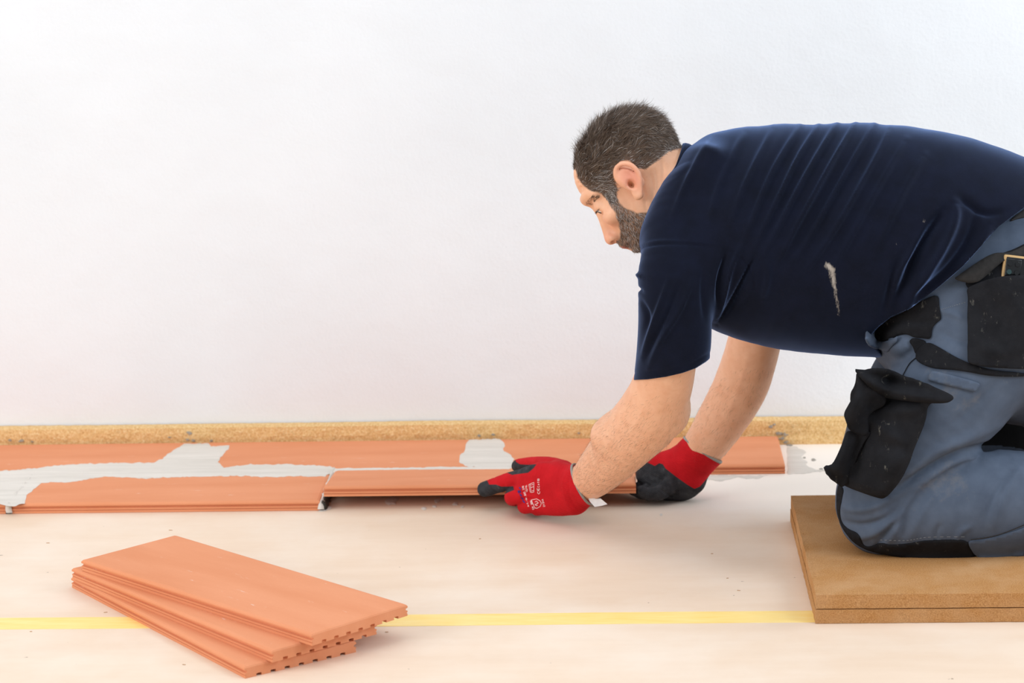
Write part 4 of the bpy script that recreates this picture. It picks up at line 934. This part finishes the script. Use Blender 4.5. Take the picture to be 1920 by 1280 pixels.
# phone standing in the holster pocket
ph0 = onY(1897, 502, 0) ; hit = TB.ray_cast(Vector(CAM), Vector(ray(1897, 502)/np.linalg.norm(ray(1897, 502))))
pc = np.array(hit[0])-FW*0.009 if hit[0] is not None else onY(1897, 502, -.98)
ex = RT*math.cos(0.12)-UP*math.sin(0.12); ey = UP*math.cos(0.12)+RT*math.sin(0.12); ez = -FW
def phone():
    o = empty('phone', tuple(pc)); tag(o, 'dark smartphone with a gold rim sticking out of the black hip pocket', 'phone')
    def part(name, cx, cy, cz, sx, sy, sz, bev, m_):
        me = box_mesh(name, -sx/2, sx/2, -sy/2, sy/2, -sz/2, sz/2, bev, 3); p = link(name, me, m_, None, True)
        wpos = ex*cx+ey*cy+ez*cz; p.parent = o
        p.matrix_local = Matrix(((ex[0], ey[0], ez[0], wpos[0]), (ex[1], ey[1], ez[1], wpos[1]), (ex[2], ey[2], ez[2], wpos[2]), (0, 0, 0, 1))); return p
    blk = simple('phone_glass', srgb(14, 14, 16), 0.15, 0.1, 20, 0, 0, 0.6); gold = simple('gold_rim', srgb(196, 158, 104), 0.35, 0.1, 50, 0, 0, 0.6); lens = simple('camera_lens', srgb(30, 60, 60), 0.05, 0.2, 50, 0, 0, 0.9)
    part('case', 0.014, -0.034, -0.004, 0.062, 0.110, 0.008, 0.003, gold); part('back_plate', 0.016, -0.036, 0.0006, 0.056, 0.106, 0.002, 0.0008, blk)
    part('camera_bump', 0.0, -0.001, 0.003, 0.026, 0.031, 0.003, 0.0013, blk)
    for sx_ in (-0.006, 0.0065):
        for sy_ in (-0.008, 0.006):
            bm = bmesh.new(); bmesh.ops.create_cone(bm, segments=20, radius1=0.0046, radius2=0.004, depth=0.002, cap_ends=True); me = bpy.data.meshes.new('lens'); bm.to_mesh(me); bm.free(); p = link('lens', me, lens if (sx_ < 0 and sy_ < 0) else blk); wp = ex*sx_+ey*sy_+ez*0.0055; p.parent = o
            p.matrix_local = Matrix(((ex[0], ey[0], ez[0], wp[0]), (ex[1], ey[1], ez[1], wp[1]), (ex[2], ey[2], ez[2], wp[2]), (0, 0, 0, 1)))
phone()

# ------------------------------------------------------------------ work gloves
tn = NT('glove_knit', 0.85, 0.2); h = tn.noise(500, 2, 0.6)
k = tn.step(tn.attr('coat').outputs['Fac'], -0.6, 0.6); kn = tn.attr('knit').outputs['Fac']
c = tn.ramp(tn.noise(30, 4, 0.6), [(0.3, srgb(180, 14, 24)), (0.7, srgb(200, 22, 32))])
gb = tn.ramp(tn.noise(60, 5, 0.7), [(0.35, srgb(40, 40, 43)), (0.62, srgb(58, 58, 61)), (0.80, srgb(96, 96, 98))])
c = tn.mix(k, c, gb); c = tn.mix(tn.step(tn.attr('ink').outputs['Fac'], 0.35, 0.65), c, srgb(236, 208, 206)); c = tn.mix(tn.step(tn.attr('blueink').outputs['Fac'], 0.35, 0.65), c, srgb(60, 40, 110))
tn.color(c); tn.bump(h, 0.3, 0.0008); tn.bump(kn, 0.5, 0.0009); M['glove'] = tn.m
M['trim'] = simple('grey_glove_trim', srgb(150, 146, 140), 0.9, 0.15, 300, 0.5, 0.0006)
M['label'] = simple('white_fabric_label', srgb(232, 232, 232), 0.8, 0.05, 200)
def make_glove(name, sdf, lo, hi, coat, knit, h=0.0014, folds_=(), ink=None, blue=None):
    V, Q = surface(sdf, lo, hi, h); V = relax(V, Q, 1); px = proj(V); Nn = vnormals(V, Q)
    d = folds(px, folds_)+fnoise(V, 220, 41)*0.0004; V = V+Nn*d[:, None]; V[:, 2] = np.maximum(V[:, 2], 0.0006); me = mesh(name, V, Q); print(name, len(V))
    setattr_f(me, 'coat', coat(V, px, Nn)); setattr_f(me, 'knit', knit(V, px))
    setattr_f(me, 'ink', np.zeros(len(V))); setattr_f(me, 'blueink', np.zeros(len(V)))
    o = link(name, me, M['glove'], None, True); keep_parent(o, man); return o, V, Q
g = Sdf()
g.tube(nodes([(1098, 906, -.640, 41, 38), (1078, 912, -.620, 43, 36), (1050, 914, -.600, 50, 32), (1020, 913, -.585, 49, 27), (994, 915, -.570, 41, 23)]), 0.012)
g.tube(nodes([(1075, 932, -.62, 34, 30), (1045, 936, -.60, 30, 26), (1010, 942, -.58, 22, 22)]), 0.012)
g.tube(nodes([(990, 896, -.565, 20, 18), (962, 900, -.545, 17, 16), (935, 908, -.524, 15.5, 15), (909, 917, -.510, 14.5, 14)]), 0.008)
g.tube(nodes([(1055, 882, -.585, 20, 22), (1030, 874, -.545, 18, 19), (1003, 870, -.500, 14.5, 14), (982, 871, -.468, 13, 12.5), (966, 873, -.440, 12, 11.5)]), 0.010)
g.tube(nodes([(1000, 922, -.575, 20, 18), (975, 927, -.570, 18, 18), (963, 930, -.560, 16.5, 16), (960, 935, -.530, 13, 13), (966, 940, -.490, 9, 9)]), 0.005)
g.tube(nodes([(1010, 938, -.580, 18, 18), (992, 946, -.575, 16, 16), (984, 949, -.560, 14, 14), (984, 950, -.530, 11, 11), (990, 950, -.495, 9, 9)]), 0.004)
g.tube(nodes([(1028, 944, -.585, 18, 18), (1012, 952, -.578, 14, 14), (1006, 954, -.565, 12, 12), (1008, 950, -.545, 11, 11), (1014, 945, -.530, 10, 10)]), 0.004)
# flat cut at the cuff
g.plane(onY(1091, 904, -.63), 0.84*RT+0.42*UP-0.25*FW, 0.003)
IDX = [(885, 925), (893, 903), (905, 897), (914, 901), (917, 908), (930, 908), (940, 912), (952, 912), (962, 911), (964, 918), (950, 924), (930, 935), (900, 940), (885, 935)]
THB = [(948, 862), (966, 861), (968, 866), (975, 870), (990, 871), (1006, 870), (1000, 878), (990, 886), (960, 890), (946, 884)]
def coat_n(V, px, N_):
    a = np.maximum(sdpoly(IDX, px[:, 0], px[:, 1]), sdpoly(THB, px[:, 0], px[:, 1])); back = (N_@FW)
    return np.where(back > 0.10, 5.0, a)
def knit_n(V, px):
    t_ = px[:, 0]*0.9+px[:, 1]*0.42; cuff = np.clip((px[:, 0]+0.45*(px[:, 1]-900)-1052)/8, 0, 1)
    u_ = -px[:, 0]*0.42+px[:, 1]*0.9; return np.sin(u_*1.9)*cuff*0.5+0.5+np.sin(t_*1.6)*0.12
GF = [([(1070, 884), (1066, 905), (1070, 935), (1086, 956)], 2.6, -.0016), ([(1062, 880), (1056, 905), (1060, 935), (1072, 960)], 3, .0014), ([(1050, 878), (1046, 905), (1050, 940)], 3, -.0008), ([(940, 890), (944, 900), (948, 914)], 2.5, -.0012), ([(926, 893), (930, 905)], 2.5, -.001), ([(960, 886), (962, 900), (964, 914)], 3, -.0012), ([(985, 858), (988, 866), (990, 872)], 2.5, -.001), ([(1002, 857), (1006, 868)], 2.5, -.001), ([(1012, 862), (1030, 864), (1050, 872)], 4, -.0012), ([(966, 912), (975, 922), (1000, 926)], 3, -.003), ([(975, 935), (990, 935), (1005, 938)], 3, -.003)]
c0 = onY(1000, 910, -.58)
go, GV, GQ = make_glove('near_work_glove', g, (c0[0]-0.13, -0.72, -0.002), (c0[0]+0.14, -0.46, 0.16), coat_n, knit_n, 0.0014, GF)
go.name = 'work_glove'
GB = BVHTree.FromPolygons([Vector(p) for p in GV.tolist()], GQ.tolist())
def cuff_ring(pts, y0, y1, nrm, rr, parent):
    """closed trim ring: list of pixel points with depth"""
    R_ = np.array([onY(*p) for p in pts]); R_ = spline(R_, 8, True); n = len(R_); V = []; F = []; m = 8; cen = R_.mean(0)
    for i in range(n):
        t_ = R_[(i+1) % n]-R_[i-1]; t_ /= np.linalg.norm(t_); o_ = R_[i]-cen; o_ -= t_*(o_@t_); o_ /= np.linalg.norm(o_); q = np.cross(t_, o_)
        for j in range(m): b = j/m*6.2832; V.append(R_[i]+o_*math.cos(b)*rr*0.7+q*math.sin(b)*rr)
    F = [(i*m+j, ((i+1) % n)*m+j, ((i+1) % n)*m+(j+1) % m, i*m+(j+1) % m) for i in range(n) for j in range(m)]
    keep_parent(link('cuff_trim', mesh('cuff_trim', V, F), M['trim'], None, True), parent)
def ring_on(p0, nrm, V, rr, parent, grow_=0.0005):
    """trim following the real rim of the glove where it was cut"""
    nrm = nrm/np.linalg.norm(nrm); s = (V-p0)@nrm; m = np.abs(s+0.0012) < 0.0016; pts = V[m]; c = pts.mean(0); e1_ = np.cross(nrm, [0, 0, 1.0]); e1_ /= np.linalg.norm(e1_); e2_ = np.cross(nrm, e1_)
    q = pts-c; a = np.arctan2(q@e2_, q@e1_); r_ = np.hypot(q@e2_, q@e1_); nb = 40; out = []
    for i in range(nb):
        lo = -math.pi+i*2*math.pi/nb; k = (a >= lo) & (a < lo+2*math.pi/nb)
        if k.any(): rm = np.quantile(r_[k], 0.95)+grow_; am = lo+math.pi/nb; out.append(c+(e1_*math.cos(am)+e2_*math.sin(am))*rm)
    out = np.array(out); n = len(out); m_ = 8; Vv = []
    for _ in range(2): out = (np.roll(out, 1, 0)+2*out+np.roll(out, -1, 0))/4
    for i in range(n):
        o_ = out[i]-c; o_ /= np.linalg.norm(o_)
        for j in range(m_): b = j/m_*6.2832; Vv.append(out[i]+o_*math.cos(b)*rr*0.7+nrm*math.sin(b)*rr)
    F = [(i*m_+j, ((i+1) % n)*m_+j, ((i+1) % n)*m_+(j+1) % m_, i*m_+(j+1) % m_) for i in range(n) for j in range(m_)]
    keep_parent(link('cuff_trim', mesh('cuff_trim', Vv, F), M['trim'], None, True), parent)
ring_on(onY(1091, 904, -.63), 0.84*RT+0.42*UP-0.25*FW, GV, 0.0026, go)
# sewn-in label
lp = [onY(1101, 930, -.665), onY(1118, 935, -.668), onY(1126, 934, -.672), onY(1139, 945, -.676), onY(1128, 948, -.676), onY(1115, 950, -.674), onY(1106, 940, -.668)]
V = [p for p in lp]+[p+FW*0.0008 for p in lp]; n = len(lp); F = [tuple(range(n)), tuple(range(2*n-1, n-1, -1))]+[(i, i+n, (i+1) % n+n, (i+1) % n) for i in range(n)]
keep_parent(link('care_label', mesh('care_label', V, F), M['label']), go)
# printed marks on the back of the glove (built as thin ink strokes lying on the knit)
M['ink'] = simple('white_ink', srgb(244, 214, 212), 0.8, 0.03, 100); M['blue_ink'] = simple('blue_ink', srgb(64, 44, 120), 0.8, 0.1, 100)
def ink_strokes(name, lines, mat, wpx, target, parent, lift=0.0007):
    V = []; F = []
    for L in lines:
        W = []
        P = []
        for i in range(len(L)-1):
            a = np.array(L[i], float); b = np.array(L[i+1], float); n = max(1, int(np.linalg.norm(b-a)/1.2))
            for k in range(n): P.append(a+(b-a)*k/n)
        P.append(np.array(L[-1], float))
        for x, y in P:
            dn = ray(x, y); dn = dn/np.linalg.norm(dn); h_ = target.ray_cast(Vector(CAM), Vector(dn))
            if h_[0] is not None: W.append((np.array(h_[0])-dn*lift))
        if len(W) < 2: continue
        k0 = len(V)
        for i, p in enumerate(W):
            t_ = W[min(i+1, len(W)-1)]-W[max(i-1, 0)]; t_ /= np.linalg.norm(t_)+1e-9; s_ = np.cross(t_, FW); s_ /= np.linalg.norm(s_)+1e-9; hw = wpx*mpp(p)/2; V += [p-s_*hw, p+s_*hw]
        for i in range(len(W)-1): F.append((k0+2*i, k0+2*i+1, k0+2*i+3, k0+2*i+2))
    if F: keep_parent(link(name, mesh(name, V, F), M[mat]), parent)
GL = {'0': [[(0, 0), (1, 0), (1, 2), (0, 2), (0, 0)]], '1': [[(0.2, 1.6), (0.5, 2), (0.5, 0)]], '2': [[(0, 2), (1, 2), (1, 1), (0, 1), (0, 0), (1, 0)]], '3': [[(0, 2), (1, 2), (1, 0), (0, 0)], [(0.3, 1), (1, 1)]], '5': [[(1, 2), (0, 2), (0, 1), (1, 1), (1, 0), (0, 0)]], '6': [[(1, 2), (0, 2), (0, 0), (1, 0), (1, 1), (0, 1)]], '7': [[(0, 2), (1, 2), (0.4, 0)]], '8': [[(0, 0), (1, 0), (1, 2), (0, 2), (0, 0)], [(0, 1), (1, 1)]], '9': [[(1, 1), (0, 1), (0, 2), (1, 2), (1, 0), (0, 0)]],
 'A': [[(0, 0), (0.5, 2), (1, 0)], [(0.2, 0.8), (0.8, 0.8)]], 'C': [[(1, 2), (0.3, 2), (0, 1.5), (0, 0.5), (0.3, 0), (1, 0)]], 'E': [[(1, 2), (0, 2), (0, 0), (1, 0)], [(0, 1), (0.8, 1)]], 'N': [[(0, 0), (0, 2), (1, 0), (1, 2)]], 'T': [[(0, 2), (1, 2)], [(0.5, 2), (0.5, 0)]], 'I': [[(0.5, 0), (0.5, 2)]], 'X': [[(0, 0), (1, 2)], [(0, 2), (1, 0)]], 'L': [[(0, 2), (0, 0), (1, 0)]], 'r': [[(0, 0), (0, 1.2)], [(0, 0.9), (0.8, 1.2)]], 't': [[(0.4, 2), (0.4, 0), (0.9, 0)], [(0, 1.3), (0.9, 1.3)]], '.': [[(0.3, 0), (0.5, 0.2)]], '-': [[(0.1, 1), (0.8, 1)]], '/': [[(0, 0), (1, 2)]], ' ': []}
def text(s, x, y, dx, dy, sz, adv):
    """baseline start (x, y), unit direction (dx, dy) in px"""
    out = []; L = math.hypot(dx, dy); dx /= L; dy /= L; nx, ny = dy, -dx
    for i, ch_ in enumerate(s):
        for st in GL.get(ch_, []): out.append([(x+dx*(i*adv+a*sz*0.62)+nx*b*sz/2, y+dy*(i*adv+a*sz*0.62)+ny*b*sz/2) for a, b in st])
    return out
for L in (text('CAT', 1011.5, 913, -0.02, -1, 3.4, 4.0)+[[(1008, 901), (1008, 897.5), (1011, 897.5), (1011, 901), (1008, 901)], [(1009.5, 901), (1009.5, 897.5)]], text('EN 388', 1001.5, 954, -0.28, -1, 3.2, 2.9), text('2131A', 1022, 949, -0.27, -1, 3.2, 3.0), text('Art.-Nr.895.378', 992, 949, -0.27, -1, 3.0, 2.7), text('10/XL', 989.5, 922, -0.15, -1, 3.0, 2.9)):
    ink_strokes('printed_line', L, 'ink', 0.75, GB, go)
L = [[(1007, 925), (1010, 926), (1012.5, 924), (1012.5, 921.5)], [(1006.5, 920), (1006.5, 917), (1008, 915.5)], [(1012.5, 919.5), (1012.5, 917), (1011, 915.5)], [(1009.5, 919.5), (1009.5, 917)]]
L = [[(1008, 921), (1008, 924), (1010.2, 926), (1012.2, 924), (1012, 921)], [(1007, 915), (1007.2, 918), (1009.4, 920), (1011.4, 918), (1011, 915)], [(1009.4, 920), (1009.2, 916)]]
L += [[(994, 907), (1001, 904), (1001, 922), (996, 923), (994, 907)], [(994.6, 914), (1001, 912)], [(996, 909), (1000, 908)], [(997.5, 920), (1000.5, 919)], [(991.5, 908), (994, 907)], [(991.5, 908), (994, 922), (996, 923)]]
L += [[(996, 937), (1006, 935), (1012, 938), (1015, 943), (1013, 949), (1007, 952.5), (1003, 952), (996, 937)], [(1003, 941), (1006, 939), (1008, 941), (1006, 945)], [(1004, 946), (1010, 942)], [(1003, 944), (1005, 948), (1008, 947)]]
ink_strokes('printed_symbols', L, 'ink', 0.9, GB, go)
ink_strokes('printed_wordmark', [[(973.5, 913), (977, 917)], [(971.5, 919), (973, 924)], [(975, 919), (976, 923)], [(974.5, 925.5), (978, 930)], [(977, 932.5), (981.5, 936)], [(980, 938), (984, 942)]], 'blue_ink', 2.6, GB, go, 0.0009)

# far glove, palm side showing
g = Sdf()
g.tube(nodes([(1326, 836, -.462, 41, 38), (1311, 850, -.455, 42, 37), (1290, 872, -.447, 42, 34), (1268, 893, -.440, 40, 30), (1245, 905, -.436, 34, 26)]), 0.012)
g.tube(nodes([(1296, 900, -.455, 28, 26), (1280, 912, -.450, 27, 25), (1258, 915, -.445, 22, 22)]), 0.012)       # heel of the hand
g.tube(nodes([(1270, 858, -.440, 20, 20), (1250, 862, -.430, 18, 18), (1230, 868, -.420, 16, 16), (1212, 876, -.412, 14, 14)]), 0.010)    
g.ell(onY(1228, 893, -.415), np.array([0.036, 0.024, 0.020]), None, 0.02)
for i, (dy, px_, py_, r_) in enumerate([(-0.030, 1238, 923, 14), (-0.008, 1226, 922, 13), (0.014, 1216, 918, 12), (0.034, 1210, 912, 12)]):
    yb_ = -.452+dy
    g.tube(nodes([(1262, 905, -.445+dy*0.6, 18, 16), (px_, py_, yb_, r_, r_), (px_-22, py_+3, yb_-0.002, r_-2, r_-2), (px_-34, py_-2, yb_, r_-3, r_-3)]), 0.005)
g.plane(onY(1313, 840, -.46), 0.55*RT+0.83*UP-0.10*FW, 0.003)
RED2 = [(1180, 868), (1215, 860), (1226, 850), (1240, 842), (1256, 842), (1278, 810), (1350, 870), (1312, 912), (1302, 916), (1290, 909), (1270, 895), (1248, 878), (1243, 870), (1236, 868), (1228, 873), (1212, 866)]
def coat_f(V, px, N_): return -sdpoly(RED2, px[:, 0], px[:, 1])
def knit_f(V, px): return np.sin((px[:, 0]*0.55-px[:, 1]*0.83)*2.0)*0.5+0.5
GF2 = [([(1257, 842), (1262, 862), (1275, 885)], 4, -.003), ([(1215, 888), (1240, 900), (1262, 916)], 3, -.002), ([(1210, 880), (1240, 885), (1275, 905), (1290, 925)], 4, .0012), ([(1203, 905), (1212, 902), (1222, 908), (1232, 912)], 3, .0014), ([(1235, 915), (1250, 925), (1262, 935)], 3, -.0018)]
c0 = onY(1265, 880, -.45)
g2, GV2, GQ2 = make_glove('work_glove', g, (c0[0]-0.13, -0.58, -0.002), (c0[0]+0.13, -0.34, 0.16), coat_f, knit_f, 0.0015, GF2)
g2['label'] = 'glove with its black coated palm showing'; go['label'] = 'red knitted glove with white printing on its back'
ring_on(onY(1313, 840, -.46), 0.55*RT+0.83*UP-0.10*FW, GV2, 0.0026, g2)

# boots beyond the picture's edge
bt = Sdf(); M['boot'] = simple('black_leather', srgb(38, 36, 35), 0.5, 0.2, 60)
for fo in (lambda L: L, lambda L: far(L, 0.29, (4, -80), 1.0)):
    bt = Sdf(); bt.tube(nodes(fo([(2050, 948, -.95, 58, 52), (2110, 950, -.95, 52, 46)])), 0.02); bt.tube(nodes(fo([(2110, 930, -.95, 46, 44), (2125, 990, -.95, 42, 44), (2135, 1030, -.95, 34, 42)])), 0.02)
    c_ = onY(*fo([(2100, 960, -.95, 1, 1)])[0][:3]); V, Q = surface(bt, (c_[0]-0.16, c_[1]-0.09, 0.0), (c_[0]+0.14, c_[1]+0.09, c_[2]+0.12), 0.004); V[:, 2] = np.maximum(V[:, 2], 0.0505)
    keep_parent(link('boot', mesh('boot', V, Q), M['boot'], None, True), man)
